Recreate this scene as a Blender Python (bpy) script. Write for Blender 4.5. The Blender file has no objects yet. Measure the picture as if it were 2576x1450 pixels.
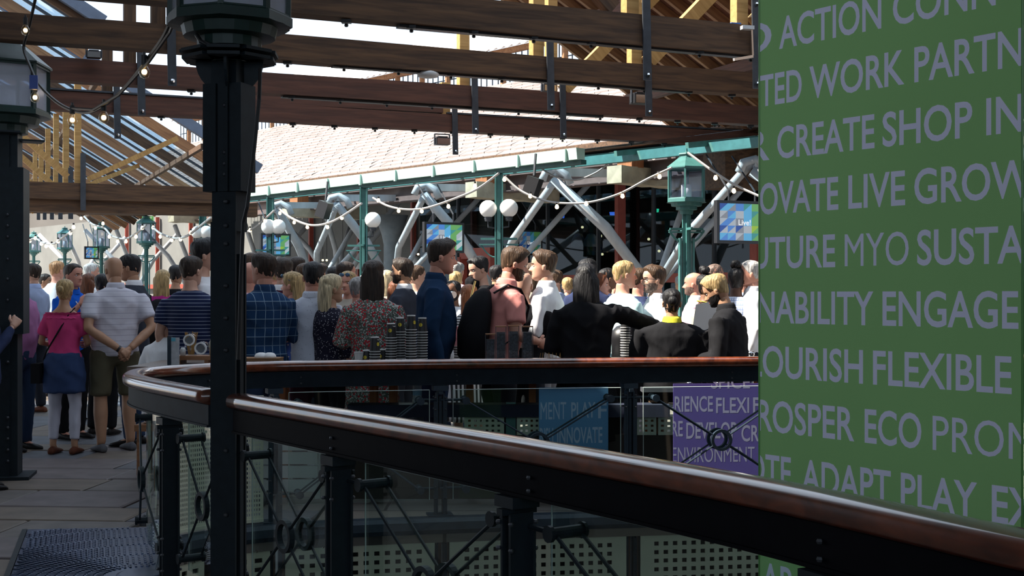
import bpy, math, random
import numpy as np
from mathutils import Vector, Matrix, geometry
random.seed(7)
rnd = random.Random(11)
SC = bpy.context.scene
COL = SC.collection
R = math.radians
F = 3200.0            # focal length in pixels of the 2576 px wide frame
HY, EYE = 740.0, 1.5  # horizon row and eye height

# ---------------------------------------------------------------- camera, world, sun, exposure
cam = bpy.data.cameras.new('camera')
cam.sensor_fit = 'HORIZONTAL'; cam.sensor_width = 36.0
cam.lens = 36.0 * F / 2576.0
cam.shift_y = (HY - 725.0) / 2576.0
cam.clip_start = 0.05; cam.clip_end = 400
camo = bpy.data.objects.new('camera', cam); COL.objects.link(camo)
camo.location = (0, 0, EYE); camo.rotation_euler = (R(90), 0, 0)
SC.camera = camo

world = bpy.data.worlds.new('sky'); SC.world = world; world.use_nodes = True
wb = world.node_tree.nodes['Background']
wb.inputs[0].default_value = (0.71, 0.84, 1.0, 1); wb.inputs[1].default_value = 1.55

sun = bpy.data.lights.new('sun', 'SUN'); sun.energy = 15.0; sun.angle = R(0.55); sun.color = (1.0, 0.93, 0.82)
suno = bpy.data.objects.new('sun', sun); COL.objects.link(suno)
SUN = Vector((-0.66, -0.12, 0.74)).normalized()
suno.rotation_euler = SUN.to_track_quat('Z', 'Y').to_euler()
suno.location = SUN * 40

SC.view_settings.view_transform = 'Standard'; SC.view_settings.look = 'None'
SC.view_settings.gamma = 1.0; SC.view_settings.exposure = 0.0
SC.view_settings.use_curve_mapping = False
try: SC.cycles.max_bounces = 8; SC.cycles.transparent_max_bounces = 24
except Exception: pass

# ---------------------------------------------------------------- helpers
def P(px, py, Y):
    return Vector(((px - 1288.0) * Y / F, Y, EYE - (py - HY) * Y / F))
def V(*a): return Vector(a)

MATS = {}
def mat(name, c, rough=0.6, metal=0.0, var=0.12, scale=8.0, bump=0.0, coat=0.0, spec=0.5, stretch=None, emit=0.0, sheen=0.0):
    if name in MATS: return MATS[name]
    m = bpy.data.materials.new(name); m.use_nodes = True
    nt = m.node_tree; b = nt.nodes['Principled BSDF']
    b.inputs['Roughness'].default_value = rough; b.inputs['Metallic'].default_value = metal
    b.inputs['Coat Weight'].default_value = coat; b.inputs['Coat Roughness'].default_value = 0.08
    b.inputs['Specular IOR Level'].default_value = spec
    b.inputs['Sheen Weight'].default_value = sheen
    tc = nt.nodes.new('ShaderNodeTexCoord'); mp = nt.nodes.new('ShaderNodeMapping')
    nt.links.new(tc.outputs['Object'], mp.inputs[0])
    if stretch: mp.inputs['Scale'].default_value = stretch
    n = nt.nodes.new('ShaderNodeTexNoise'); n.inputs['Scale'].default_value = scale; n.inputs['Detail'].default_value = 5
    nt.links.new(mp.outputs[0], n.inputs['Vector'])
    cr = nt.nodes.new('ShaderNodeValToRGB')
    cr.color_ramp.elements[0].position = 0.3; cr.color_ramp.elements[1].position = 0.7
    lo = [max(0, x * (1 - var)) for x in c]; hi = [min(1, x * (1 + var)) for x in c]
    cr.color_ramp.elements[0].color = (*lo, 1); cr.color_ramp.elements[1].color = (*hi, 1)
    nt.links.new(n.outputs[0], cr.inputs[0]); nt.links.new(cr.outputs[0], b.inputs['Base Color'])
    if bump:
        bp = nt.nodes.new('ShaderNodeBump'); bp.inputs['Strength'].default_value = bump; bp.inputs['Distance'].default_value = 0.01
        nt.links.new(n.outputs[0], bp.inputs['Height']); nt.links.new(bp.outputs[0], b.inputs['Normal'])
    if emit:
        b.inputs['Emission Color'].default_value = (*c, 1); b.inputs['Emission Strength'].default_value = emit
    MATS[name] = m
    return m

def wood(name, c1, c2, rough=0.6, coat=0.0, axis=0, scale=3.0):
    if name in MATS: return MATS[name]
    m = bpy.data.materials.new(name); m.use_nodes = True; nt = m.node_tree; b = nt.nodes['Principled BSDF']
    tc = nt.nodes.new('ShaderNodeTexCoord'); mp = nt.nodes.new('ShaderNodeMapping'); nt.links.new(tc.outputs['Object'], mp.inputs[0])
    s = [9.0, 9.0, 9.0]; s[axis] = 0.7; mp.inputs['Scale'].default_value = s
    n = nt.nodes.new('ShaderNodeTexNoise'); n.inputs['Scale'].default_value = scale; n.inputs['Detail'].default_value = 8; n.inputs['Distortion'].default_value = 0.6
    nt.links.new(mp.outputs[0], n.inputs['Vector'])
    cr = nt.nodes.new('ShaderNodeValToRGB'); cr.color_ramp.elements[0].position = 0.32; cr.color_ramp.elements[1].position = 0.7
    cr.color_ramp.elements[0].color = (*c1, 1); cr.color_ramp.elements[1].color = (*c2, 1)
    nt.links.new(n.outputs[0], cr.inputs[0]); nt.links.new(cr.outputs[0], b.inputs['Base Color'])
    b.inputs['Roughness'].default_value = rough; b.inputs['Coat Weight'].default_value = coat; b.inputs['Coat Roughness'].default_value = 0.12
    bp = nt.nodes.new('ShaderNodeBump'); bp.inputs['Strength'].default_value = 0.25; bp.inputs['Distance'].default_value = 0.01
    nt.links.new(n.outputs[0], bp.inputs['Height'])
    if not coat: nt.links.new(bp.outputs[0], b.inputs['Normal'])
    MATS[name] = m
    return m

def glassmat(name, tint=(0.9, 0.97, 0.95), clear=0.86, gloss_rough=0.02):
    if name in MATS: return MATS[name]
    m = bpy.data.materials.new(name); m.use_nodes = True; nt = m.node_tree
    for n in list(nt.nodes): nt.nodes.remove(n)
    out = nt.nodes.new('ShaderNodeOutputMaterial'); t = nt.nodes.new('ShaderNodeBsdfTransparent'); t.inputs[0].default_value = (*tint, 1)
    g = nt.nodes.new('ShaderNodeBsdfGlossy'); g.inputs['Roughness'].default_value = gloss_rough; g.inputs[0].default_value = (1, 1, 1, 1)
    fr = nt.nodes.new('ShaderNodeFresnel'); ge = nt.nodes.new('ShaderNodeNewGeometry'); mr = nt.nodes.new('ShaderNodeMapRange')
    mr.inputs['To Min'].default_value = 1.38; mr.inputs['To Max'].default_value = 1 / 1.38
    nt.links.new(ge.outputs['Backfacing'], mr.inputs['Value']); nt.links.new(mr.outputs['Result'], fr.inputs[0])
    mx = nt.nodes.new('ShaderNodeMixShader')
    if clear < 0.8:
        d = nt.nodes.new('ShaderNodeBsdfDiffuse'); d.inputs[0].default_value = (*tint, 1)
        m2 = nt.nodes.new('ShaderNodeMixShader'); m2.inputs[0].default_value = 1 - clear
        nt.links.new(t.outputs[0], m2.inputs[1]); nt.links.new(d.outputs[0], m2.inputs[2]); base = m2.outputs[0]
    else: base = t.outputs[0]
    nt.links.new(fr.outputs[0], mx.inputs[0]); nt.links.new(base, mx.inputs[1]); nt.links.new(g.outputs[0], mx.inputs[2])
    nt.links.new(mx.outputs[0], out.inputs[0]); MATS[name] = m
    return m

def pattern(name, kind, a, b, c=None, scale=30.0, thin=0.2, rough=0.85):
    """woven or printed cloth patterns in object space"""
    if name in MATS: return MATS[name]
    m = bpy.data.materials.new(name); m.use_nodes = True; nt = m.node_tree; bs = nt.nodes['Principled BSDF']
    bs.inputs['Roughness'].default_value = rough; bs.inputs['Specular IOR Level'].default_value = 0.2
    tc = nt.nodes.new('ShaderNodeTexCoord'); L = nt.links.new
    sep = nt.nodes.new('ShaderNodeSeparateXYZ'); L(tc.outputs['Object'], sep.inputs[0])
    def band(sock, sc, th):
        mu = nt.nodes.new('ShaderNodeMath'); mu.operation = 'MULTIPLY'; L(sock, mu.inputs[0]); mu.inputs[1].default_value = sc
        f = nt.nodes.new('ShaderNodeMath'); f.operation = 'FRACT'; L(mu.outputs[0], f.inputs[0])
        g = nt.nodes.new('ShaderNodeMath'); g.operation = 'LESS_THAN'; L(f.outputs[0], g.inputs[0]); g.inputs[1].default_value = th
        return g.outputs[0]
    def mix(fac, c0, c1):
        mx = nt.nodes.new('ShaderNodeMix'); mx.data_type = 'RGBA'; L(fac, mx.inputs[0])
        if isinstance(c0, tuple): mx.inputs[6].default_value = (*c0, 1)
        else: L(c0, mx.inputs[6])
        if isinstance(c1, tuple): mx.inputs[7].default_value = (*c1, 1)
        else: L(c1, mx.inputs[7])
        return mx.outputs[2]
    if kind == 'stripe': o = mix(band(sep.outputs[2], scale, thin), a, b)
    elif kind == 'vstripe': o = mix(band(sep.outputs[0], scale, thin), a, b)
    elif kind == 'plaid':
        o = mix(band(sep.outputs[2], scale, thin), a, b)
        o = mix(band(sep.outputs[0], scale, thin), o, b)
        o = mix(band(sep.outputs[0], scale * 0.5, 0.35), o, c or a) if False else o
        o2 = mix(band(sep.outputs[2], scale * 0.5, 0.5), o, c or a); 
        mx = nt.nodes.new('ShaderNodeMix'); mx.data_type = 'RGBA'; mx.inputs[0].default_value = 0.45; L(o, mx.inputs[6]); L(o2, mx.inputs[7]); o = mx.outputs[2]
    else:
        vo = nt.nodes.new('ShaderNodeTexVoronoi'); vo.inputs['Scale'].default_value = scale; L(tc.outputs['Object'], vo.inputs['Vector'])
        lt = nt.nodes.new('ShaderNodeMath'); lt.operation = 'LESS_THAN'; L(vo.outputs['Distance'], lt.inputs[0]); lt.inputs[1].default_value = thin
        o = mix(lt.outputs[0], a, b)
        if c:
            v2 = nt.nodes.new('ShaderNodeTexVoronoi'); v2.inputs['Scale'].default_value = scale * 0.55; L(tc.outputs['Object'], v2.inputs['Vector'])
            l2 = nt.nodes.new('ShaderNodeMath'); l2.operation = 'LESS_THAN'; L(v2.outputs['Distance'], l2.inputs[0]); l2.inputs[1].default_value = thin * 0.9
            o = mix(l2.outputs[0], o, c)
    nz = nt.nodes.new('ShaderNodeTexNoise'); nz.inputs['Scale'].default_value = 9; L(tc.outputs['Object'], nz.inputs['Vector'])
    bp = nt.nodes.new('ShaderNodeBump'); bp.inputs['Strength'].default_value = 0.5; bp.inputs['Distance'].default_value = 0.015; L(nz.outputs[0], bp.inputs['Height']); L(bp.outputs[0], bs.inputs['Normal'])
    L(o, bs.inputs['Base Color']); MATS[name] = m
    return m

class MB:
    def __init__(s): s.v = []; s.f = []; s.m = []
    def add(s, vs, fs, mi=0):
        n = len(s.v); s.v.extend([tuple(x) for x in vs]); s.f.extend([tuple(i + n for i in f) for f in fs]); s.m.extend([mi] * len(fs))
    def frame(s, c, X, Y, Z, mi=0):   # box with half axes X, Y, Z about c
        c = Vector(c); vs = [c + X * i + Y * j + Z * k for i in (-1, 1) for j in (-1, 1) for k in (-1, 1)]
        s.add(vs, [(0, 1, 3, 2), (4, 6, 7, 5), (0, 4, 5, 1), (2, 3, 7, 6), (0, 2, 6, 4), (1, 5, 7, 3)], mi)
    def box(s, c, size, rz=0.0, mi=0):
        cx, sx = math.cos(rz), math.sin(rz)
        s.frame(c, V(cx, sx, 0) * size[0] / 2, V(-sx, cx, 0) * size[1] / 2, V(0, 0, 1) * size[2] / 2, mi)
    def bar(s, a, b, w, h, up=(0, 0, 1), mi=0):  # rectangular bar a -> b, w across, h along up
        a, b = Vector(a), Vector(b); d = (b - a); L = d.length
        if L < 1e-6: return
        d /= L; up = Vector(up); x = d.cross(up)
        if x.length < 1e-4: x = d.cross(V(0, 1, 0))
        x.normalize(); u = x.cross(d).normalized()
        s.frame((a + b) / 2, x * w / 2, d * L / 2, u * h / 2, mi)
    def rings(s, rs, close=True, cap=True, mi=0):
        n = len(rs[0]); vs = [p for r in rs for p in r]; fs = []
        for i in range(len(rs) - 1):
            for j in range(n if close else n - 1):
                k = (j + 1) % n
                fs.append((i * n + j, i * n + k, (i + 1) * n + k, (i + 1) * n + j))
        if cap:
            fs.append(tuple(range(n - 1, -1, -1))); fs.append(tuple((len(rs) - 1) * n + j for j in range(n)))
        s.add(vs, fs, mi)
    def tube(s, pts, rad, n=8, mi=0, flat=1.0, cap=True):
        pts = [Vector(p) for p in pts]
        if not hasattr(rad, '__len__'): rad = [rad] * len(pts)
        rs = []; px = None
        for i, p in enumerate(pts):
            d = (pts[min(i + 1, len(pts) - 1)] - pts[max(i - 1, 0)])
            if d.length < 1e-9: d = V(0, 0, 1)
            d.normalize()
            if px is None:
                px = d.cross(V(0, 0, 1)) if abs(d.z) < 0.95 else d.cross(V(0, 1, 0))
                px.normalize()
            else:
                px = (px - d * px.dot(d)); px.normalize()
            py = d.cross(px)
            rs.append([p + (px * math.cos(2 * math.pi * k / n) + py * flat * math.sin(2 * math.pi * k / n)) * rad[i] for k in range(n)])
        s.rings(rs, True, cap, mi)
    def lathe(s, prof, c=(0, 0, 0), n=16, mi=0, rot=0.0):  # prof: (r, z)
        c = Vector(c)
        rs = [[c + V(r * math.cos(rot + 2 * math.pi * k / n), r * math.sin(rot + 2 * math.pi * k / n), z) for k in range(n)] for r, z in prof]
        s.rings(rs, True, True, mi)
    def ball(s, c, r, n=12, sc=(1, 1, 1), mi=0):
        c = Vector(c); rs = []
        for i in range(1, n // 2 + 1):
            t = math.pi * i / (n // 2 + 1)
            rs.append([c + V(math.sin(t) * math.cos(2 * math.pi * k / n) * sc[0], math.sin(t) * math.sin(2 * math.pi * k / n) * sc[1], -math.cos(t) * sc[2]) * r for k in range(n)])
        s.rings(rs, True, True, mi)
    def disc_cyl(s, a, b, r, n=12, mi=0): s.tube([a, b], r, n, mi)
    def build(s, name, mats, parent=None, smooth=False, loc=None, kind=None):
        me = bpy.data.meshes.new(name); me.from_pydata(s.v, [], s.f)
        if not isinstance(mats, (list, tuple)): mats = [mats]
        for m in mats: me.materials.append(m)
        if len(mats) > 1: me.polygons.foreach_set('material_index', s.m)
        if smooth:
            me.polygons.foreach_set('use_smooth', [True] * len(me.polygons))
        me.validate(); me.update()
        o = bpy.data.objects.new(name, me); COL.objects.link(o)
        if loc is not None:
            o.location = loc
        if parent is not None: o.parent = parent
        if kind is None and name in ('bolts', 'panel_bolts', 'rivets'): kind = 'stuff'
        if kind: o['kind'] = kind
        return o

def tag(o, label, cat, group=None):
    o['label'] = label; o['category'] = cat
    if group: o['group'] = group
    return o
def thing(name, label, cat, loc=(0, 0, 0), rz=0.0, group=None, scale=1.0):
    o = bpy.data.objects.new(name, None); COL.objects.link(o)
    o.location = loc; o.rotation_euler = (0, 0, rz); o.scale = (scale,) * 3
    o.empty_display_size = 0.1
    return tag(o, label, cat, group)
def struct(o): o['kind'] = 'structure'; return o
ORD = ('first', 'second', 'third', 'fourth', 'fifth', 'sixth', 'seventh', 'eighth', 'ninth', 'tenth', 'eleventh', 'twelfth', 'thirteenth', 'fourteenth', 'fifteenth', 'sixteenth')
def copy_tree(o, parent=None, loc=None, rz=None, label=None):
    c = o.copy(); COL.objects.link(c)
    if parent is not None: c.parent = parent
    for ch in list(o.children): copy_tree(ch, c)
    if loc is not None: c.location = loc
    if rz is not None: c.rotation_euler = (0, 0, rz)
    if label: c['label'] = label
    return c
def lbox(mb, c, size, rz=0.0, mi=0): mb.box(c, size, rz, mi)

# ---------------------------------------------------------------- materials
DKMETAL = mat('painted_steel', (0.010, 0.017, 0.023), 0.55, 0.0, 0.2, 20, spec=0.25)
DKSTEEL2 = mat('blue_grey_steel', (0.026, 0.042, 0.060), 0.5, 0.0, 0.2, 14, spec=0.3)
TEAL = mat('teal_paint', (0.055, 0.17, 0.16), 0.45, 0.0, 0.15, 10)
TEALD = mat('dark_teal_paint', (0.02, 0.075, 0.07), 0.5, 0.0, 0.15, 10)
LANT = mat('lantern_green', (0.006, 0.028, 0.024), 0.45, 0.0, 0.2, 12)
BEAM = wood('old_timber', (0.045, 0.022, 0.011), (0.125, 0.062, 0.028), 0.8, axis=0)
BEAMR = wood('red_timber', (0.060, 0.022, 0.013), (0.115, 0.042, 0.024), 0.75, axis=0)
PINE = wood('pale_pine', (0.36, 0.19, 0.055), (0.52, 0.30, 0.10), 0.7, axis=2)
RAFT = wood('rafter_timber', (0.20, 0.09, 0.04), (0.36, 0.18, 0.08), 0.75, axis=0)
BOARD = wood('soffit_board', (0.10, 0.035, 0.02), (0.19, 0.07, 0.035), 0.75, axis=0)
RAILW = wood('varnished_rail', (0.065, 0.012, 0.004), (0.23, 0.050, 0.016), 0.3, coat=1.0, axis=1, scale=2)
RAILW.node_tree.nodes['Principled BSDF'].inputs['Coat IOR'].default_value = 1.75
TRAYW = wood('tray_wood', (0.22, 0.09, 0.03), (0.38, 0.17, 0.07), 0.5, axis=0)
STRAP = mat('iron_strap', (0.05, 0.055, 0.065), 0.5, 0.4, 0.2, 12)
CREAM = mat('cream_enamel', (0.56, 0.59, 0.46), 0.5, 0.0, 0.06, 5)
BLACKPL = mat('black_plastic', (0.012, 0.012, 0.014), 0.4, 0, 0.1, 5)
CABLE = mat('black_cable', (0.015, 0.015, 0.017), 0.5, 0, 0.1, 5)
WHITECAB = mat('pale_cable', (0.35, 0.34, 0.33), 0.6, 0, 0.1, 5)
REDST = mat('red_oxide_steel', (0.30, 0.050, 0.028), 0.5, 0, 0.12, 9)
GREYST = mat('grey_strut_steel', (0.46, 0.47, 0.48), 0.42, 0.0, 0.15, 6, stretch=(1, 1, 0.3))
CONC = mat('weathered_block', (0.44, 0.36, 0.25), 0.9, 0, 0.2, 6, bump=0.4)
ORANGEW = wood('orange_timber', (0.30, 0.09, 0.03), (0.42, 0.15, 0.05), 0.7, axis=2)
GLASS = glassmat('clear_glass')
GLASSR = glassmat('roof_glass', (0.80, 0.92, 1.0))
GLASSD = glassmat('shopfront_glass', (0.35, 0.42, 0.45))
FROST = glassmat('frosted_glass', (0.80, 0.83, 0.9), 0.72, 0.1)
JARG = glassmat('jar_glass', (0.9, 0.93, 0.93))
BULB = mat('lit_bulb', (1.0, 0.72, 0.38), 0.4, emit=5.0)
BULBG = glassmat('bulb_glass', (1.0, 0.93, 0.8))
GLOBE = mat('opal_globe', (0.93, 0.90, 0.86), 0.35, 0, 0.02, 3)
CANDLE = mat('white_candle', (0.85, 0.83, 0.80), 0.5, 0, 0.03, 3)
DARKIN = mat('dark_interior', (0.020, 0.017, 0.015), 0.85, 0, 0.3, 2)
NAVYCL = mat('navy_tablecloth', (0.010, 0.014, 0.035), 0.9, 0, 0.2, 4, bump=0.3)
WHITEP = mat('white_paint', (0.60, 0.60, 0.60), 0.6, 0, 0.1, 5)
PAPERW = mat('white_paper', (0.80, 0.80, 0.80), 0.7, 0, 0.03, 5)
CHROME = mat('polished_steel', (0.7, 0.7, 0.72), 0.15, 1.0, 0.03, 4)

# ---------------------------------------------------------------- plan of the balustrade (centre line of the handrail)
KN = [(1.62, 1.05), (1.30, 1.70), (0.95, 2.37), (0.585, 3.06), (0.015, 3.91), (-0.60, 4.78), (-1.27, 5.72), (-1.72, 6.38), (-2.02, 6.88), (-2.155, 7.25),
      (-2.19, 7.62), (-2.03, 7.98), (-1.66, 8.30), (-1.05, 8.49), (0.0, 8.70), (1.71, 8.97), (3.4, 9.25), (5.2, 9.55)]
def catmull(K, n=10):
    out = []
    for i in range(len(K) - 1):
        p0, p1, p2, p3 = [Vector(K[max(0, min(len(K) - 1, i + d))]) for d in (-1, 0, 1, 2)]
        for j in range(n):
            t = j / n
            out.append(0.5 * ((2 * p1) + (p2 - p0) * t + (2 * p0 - 5 * p1 + 4 * p2 - p3) * t * t + (3 * p1 - p0 - 3 * p2 + p3) * t ** 3))
    out.append(Vector(K[-1])); return out
PATH = catmull(KN, 10)
def path_px(px, far):
    """index of the path sample seen at picture column px, on the near or the far arm"""
    rng = range(100, len(PATH)) if far else range(0, 95)
    return min(rng, key=lambda i: abs(1288 + F * PATH[i].x / PATH[i].y - px))
def pnorm(i):
    a, b = PATH[max(0, i - 1)], PATH[min(len(PATH) - 1, i + 1)]
    d = (b - a).normalized(); return Vector((d.y, -d.x))     # points into the void
def off(i, o, z): p = PATH[i] + pnorm(i) * o; return Vector((p.x, p.y, z))

# ---------------------------------------------------------------- setting: floors, walls, opaque roofs
FLOORM = bpy.data.materials.new('stone_base'); FLOORM.use_nodes = True
def build_floor():
    nt = FLOORM.node_tree; b = nt.nodes['Principled BSDF']; tc = nt.nodes.new('ShaderNodeTexCoord')
    br = nt.nodes.new('ShaderNodeTexBrick'); br.inputs['Scale'].default_value = 1.0
    br.inputs['Color1'].default_value = (0.16, 0.15, 0.14, 1); br.inputs['Color2'].default_value = (0.21, 0.18, 0.15, 1); br.inputs['Mortar'].default_value = (0.05, 0.045, 0.04, 1)
    br.inputs['Brick Width'].default_value = 0.9; br.inputs['Row Height'].default_value = 0.6; br.inputs['Mortar Size'].default_value = 0.012
    nt.links.new(tc.outputs['Object'], br.inputs['Vector']); nt.links.new(br.outputs[0], b.inputs['Base Color']); b.inputs['Roughness'].default_value = 0.75
    edge = [off(i, 0.12, 0) for i in range(0, len(PATH), 2)]
    poly = [V(3.0, -6, 0)] + edge + [V(14, 11.2, 0), V(24, 60, 0), V(-45, 60, 0), V(-45, -6, 0)]
    cdt = geometry.delaunay_2d_cdt([p.xy for p in poly], [], [list(range(len(poly)))], 1, 1e-5)
    tris = cdt[2]; tv = cdt[0]
    mb = MB()
    zt, zb = -0.035, -0.16
    n = len(poly)
    mb.add([(p.x, p.y, zt) for p in tv], [tuple(t) for t in tris]); mb.add([(p.x, p.y, zb) for p in tv], [tuple(reversed(t)) for t in tris])
    mb.add([(p.x, p.y, zt) for p in poly] + [(p.x, p.y, zb) for p in poly], [(i, (i + 1) % n, (i + 1) % n + n, i + n) for i in range(n)])
    fl = struct(mb.build('floor', FLOORM))
    # flagstones, laid in rows along the building's own axis
    sm = [mat('flagstone_%d' % i, c, 0.62, 0, 0.22, 5, bump=0.35) for i, c in enumerate([(0.088, 0.088, 0.100), (0.112, 0.097, 0.088), (0.09, 0.095, 0.11), (0.125, 0.098, 0.076), (0.12, 0.10, 0.10)])]
    pol2 = [p.xy for p in poly]
    def inside(x, y):
        c = False; j = n - 1
        for i in range(n):
            if (pol2[i].y > y) != (pol2[j].y > y) and x < (pol2[j].x - pol2[i].x) * (y - pol2[i].y) / (pol2[j].y - pol2[i].y) + pol2[i].x: c = not c
            j = i
        return c
    a = R(-4); ux, uy = V(math.cos(a), math.sin(a)), V(-math.sin(a), math.cos(a))
    cnt = 0; y = 5.2
    while y < 30 and cnt < 290:
        h = rnd.choice([0.5, 0.6, 0.75]) * (1 if y < 14 else 1.3); x = -10.5 + rnd.random() * 0.8
        while x < 3:
            w = rnd.uniform(0.6, 1.25) * (1 if y < 14 else 1.4)
            c0 = ux * (x + w / 2) + uy * (y + h / 2)
            vis = abs(1288 + F * c0.x / c0.y - 250) < 520
            corners = [ux * (x + i * w) + uy * (y + j * h) for i in (0, 1) for j in (0, 1)]
            if vis and cnt < 290 and all(inside(q.x, q.y) for q in corners):
                g = 0.007; m2 = MB(); dz = rnd.uniform(-0.004, 0.004); tl = rnd.uniform(-0.003, 0.003)
                q = [ux * (x + g) + uy * (y + g), ux * (x + w - g) + uy * (y + g), ux * (x + w - g) + uy * (y + h - g), ux * (x + g) + uy * (y + h - g)]
                q = [k + Vector((rnd.uniform(-.006, .006), rnd.uniform(-.006, .006))) for k in q]
                ctr = sum(q, Vector((0, 0))) / 4
                m2.add([(k.x, k.y, -0.036) for k in q] + [(k.x, k.y, -0.006 + dz) for k in q] + [((k - ctr).x * .97 + ctr.x, (k - ctr).y * .97 + ctr.y, dz + tl * (1 if i < 2 else -1)) for i, k in enumerate(q)],
                       [(3, 2, 1, 0)] + [(i, (i + 1) % 4, 4 + (i + 1) % 4, 4 + i) for i in range(4)] + [(4 + i, 4 + (i + 1) % 4, 8 + (i + 1) % 4, 8 + i) for i in range(4)] + [(8, 9, 10, 11)])
                m2.build('flagstone', sm[rnd.randrange(5)], fl); cnt += 1
            x += w
        y += h
    return fl
FL = build_floor()

def quadwall(name, a, b, z0, z1, th, m):
    mb = MB(); a, b = Vector((*a, 0)), Vector((*b, 0)); mb.bar(a + V(0, 0, (z0 + z1) / 2), b + V(0, 0, (z0 + z1) / 2), th, z1 - z0)
    return struct(mb.build(name, m))
WALLM = mat('brick_dark', (0.10, 0.075, 0.06), 0.85, 0, 0.2, 3)
quadwall('wall_rear', (-14, -6), (9, -6), -4.2, 2.2, 0.3, WALLM)   # low unseen wall: opening above it added so daylight brightens the green banner
quadwall('wall_rear_head', (-14, -6), (9, -6), 5.2, 6.4, 0.3, WALLM)
quadwall('wall_left', (-12.5, -6), (-12.5, 9.4), -4.2, 6.4, 0.3, WALLM)
quadwall('wall_right', (7.6, -6), (7.6, 9.3), -4.2, 6.4, 0.3, WALLM)
# boarded ceiling of the near gallery; unseen left arm shaped to shade the crowd
cl = MB()
CEILB = mat('ceiling_boards', (0.34, 0.32, 0.30), 0.85, 0, 0.2, 3)
def slab(mb, pts, z0, z1):
    n = len(pts); mb.add([(x, y, z0) for x, y in pts] + [(x, y, z1) for x, y in pts], [tuple(range(n - 1, -1, -1)), tuple(range(n, 2 * n))] + [(i, (i + 1) % n, n + (i + 1) % n, n + i) for i in range(n)])
slab(cl, [(-12.7, -6.2), (7.8, -6.2), (7.8, 6.6), (-3.7, 7.2), (-4.0, 10.4), (-5.2, 12.6), (-6.9, 16.3), (-12.7, 16.3)], 5.6, 5.8)
struct(cl.build('ceiling', CEILB))
# lower storey seen through the void
low = MB(); low.box((1.5, 6, -4.1), (30, 26, 0.2)); LOWM = mat('lower_floor', (0.075, 0.06, 0.05), 0.7, 0, 0.3, 1.2)
struct(low.build('floor_lower', LOWM))
quadwall('wall_lower', (-6, 14.5), (14, 16.5), -4.1, -0.2, 0.3, mat('lower_wall', (0.09, 0.055, 0.04), 0.85, 0, 0.3, 1.5))

# ---------------------------------------------------------------- perforated sheet helper
def perf(fn, nu, nv, hole, th, mb, mi=0, mu=0.0, mv=0.0):
    """sheet over u,v in 0..1 with nu x nv square holes; fn(u, v, d) -> point, d = depth into the sheet"""
    if mu or mv:   # plain margins
        for (u0, u1, v0, v1) in ((0, mu, 0, 1), (1 - mu, 1, 0, 1), (mu, 1 - mu, 0, mv), (mu, 1 - mu, 1 - mv, 1)):
            k = max(1, int((u1 - u0) * 10))
            for a in range(k):
                p, q = u0 + (u1 - u0) * a / k, u0 + (u1 - u0) * (a + 1) / k
                mb.add([fn(p, v0, 0), fn(q, v0, 0), fn(q, v1, 0), fn(p, v1, 0), fn(p, v0, th), fn(q, v0, th), fn(q, v1, th), fn(p, v1, th)],
                       [(0, 1, 2, 3), (7, 6, 5, 4), (0, 4, 5, 1), (3, 2, 6, 7), (0, 3, 7, 4), (1, 5, 6, 2)], mi)
    du, dv = (1 - 2 * mu) / nu, (1 - 2 * mv) / nv
    for i in range(nu):
        for j in range(nv):
            u0, v0 = mu + i * du, mv + j * dv; a = (1 - hole) / 2
            O = [(u0, v0), (u0 + du, v0), (u0 + du, v0 + dv), (u0, v0 + dv)]
            I = [(u0 + du * a, v0 + dv * a), (u0 + du * (1 - a), v0 + dv * a), (u0 + du * (1 - a), v0 + dv * (1 - a)), (u0 + du * a, v0 + dv * (1 - a))]
            vs = [fn(u, v, 0) for u, v in O] + [fn(u, v, 0) for u, v in I] + [fn(u, v, th) for u, v in I] + [fn(u, v, th) for u, v in O]
            fs = []
            for k in range(4):
                l = (k + 1) % 4
                fs += [(k, l, 4 + l, 4 + k), (4 + k, 4 + l, 8 + l, 8 + k), (12 + k, 8 + k, 8 + l, 12 + l)]
            mb.add(vs, fs, mi)

# ---------------------------------------------------------------- handrail and channel
def sweep(mb, idx, prof):
    """prof: list of (across, z) ; closed section swept along path samples idx"""
    mb.rings([[off(i, o, z) for o, z in prof] for i in idx])
CI = path_px(585, False)       # where the lantern column stands
colx, coly = PATH[CI].x, PATH[CI].y
prof = []
for k in range(20):
    t = 2 * math.pi * k / 20
    prof.append((0.060 * (abs(math.cos(t)) ** 0.75) * (1 if math.cos(t) > 0 else -1), 1.024 + 0.036 * (abs(math.sin(t)) ** 0.7) * (1 if math.sin(t) > 0 else -1)))
chan = [(-0.026, 0.988), (-0.026, 0.895), (-0.034, 0.895), (-0.034, 0.885), (0.034, 0.885), (0.034, 0.895), (0.026, 0.895), (0.026, 0.988)]
for nm, idx, lab in (('near', list(range(0, CI - 0)), 'varnished hardwood handrail sweeping past the camera, right of the big lantern column'),
                     ('far', list(range(CI + 2, len(PATH))), 'varnished hardwood handrail running behind the big lantern column along the far side')):
    t = thing('handrail', lab, 'handrail', (0, 0, 0))
    a = MB(); sweep(a, idx, prof); a.build('wooden_rail', RAILW, t, True)
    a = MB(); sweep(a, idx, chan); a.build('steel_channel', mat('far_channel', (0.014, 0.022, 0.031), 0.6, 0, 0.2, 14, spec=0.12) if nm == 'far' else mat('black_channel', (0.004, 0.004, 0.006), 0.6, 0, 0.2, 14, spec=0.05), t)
    b = MB()
    for i in idx[3::12]:
        for s in (-0.02, 0.02): b.ball(off(i, -0.03 if nm == 'near' else 0.03, 0.93 + s), 0.008, 6)
    b.build('bolts', STRAP, t)

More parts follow.
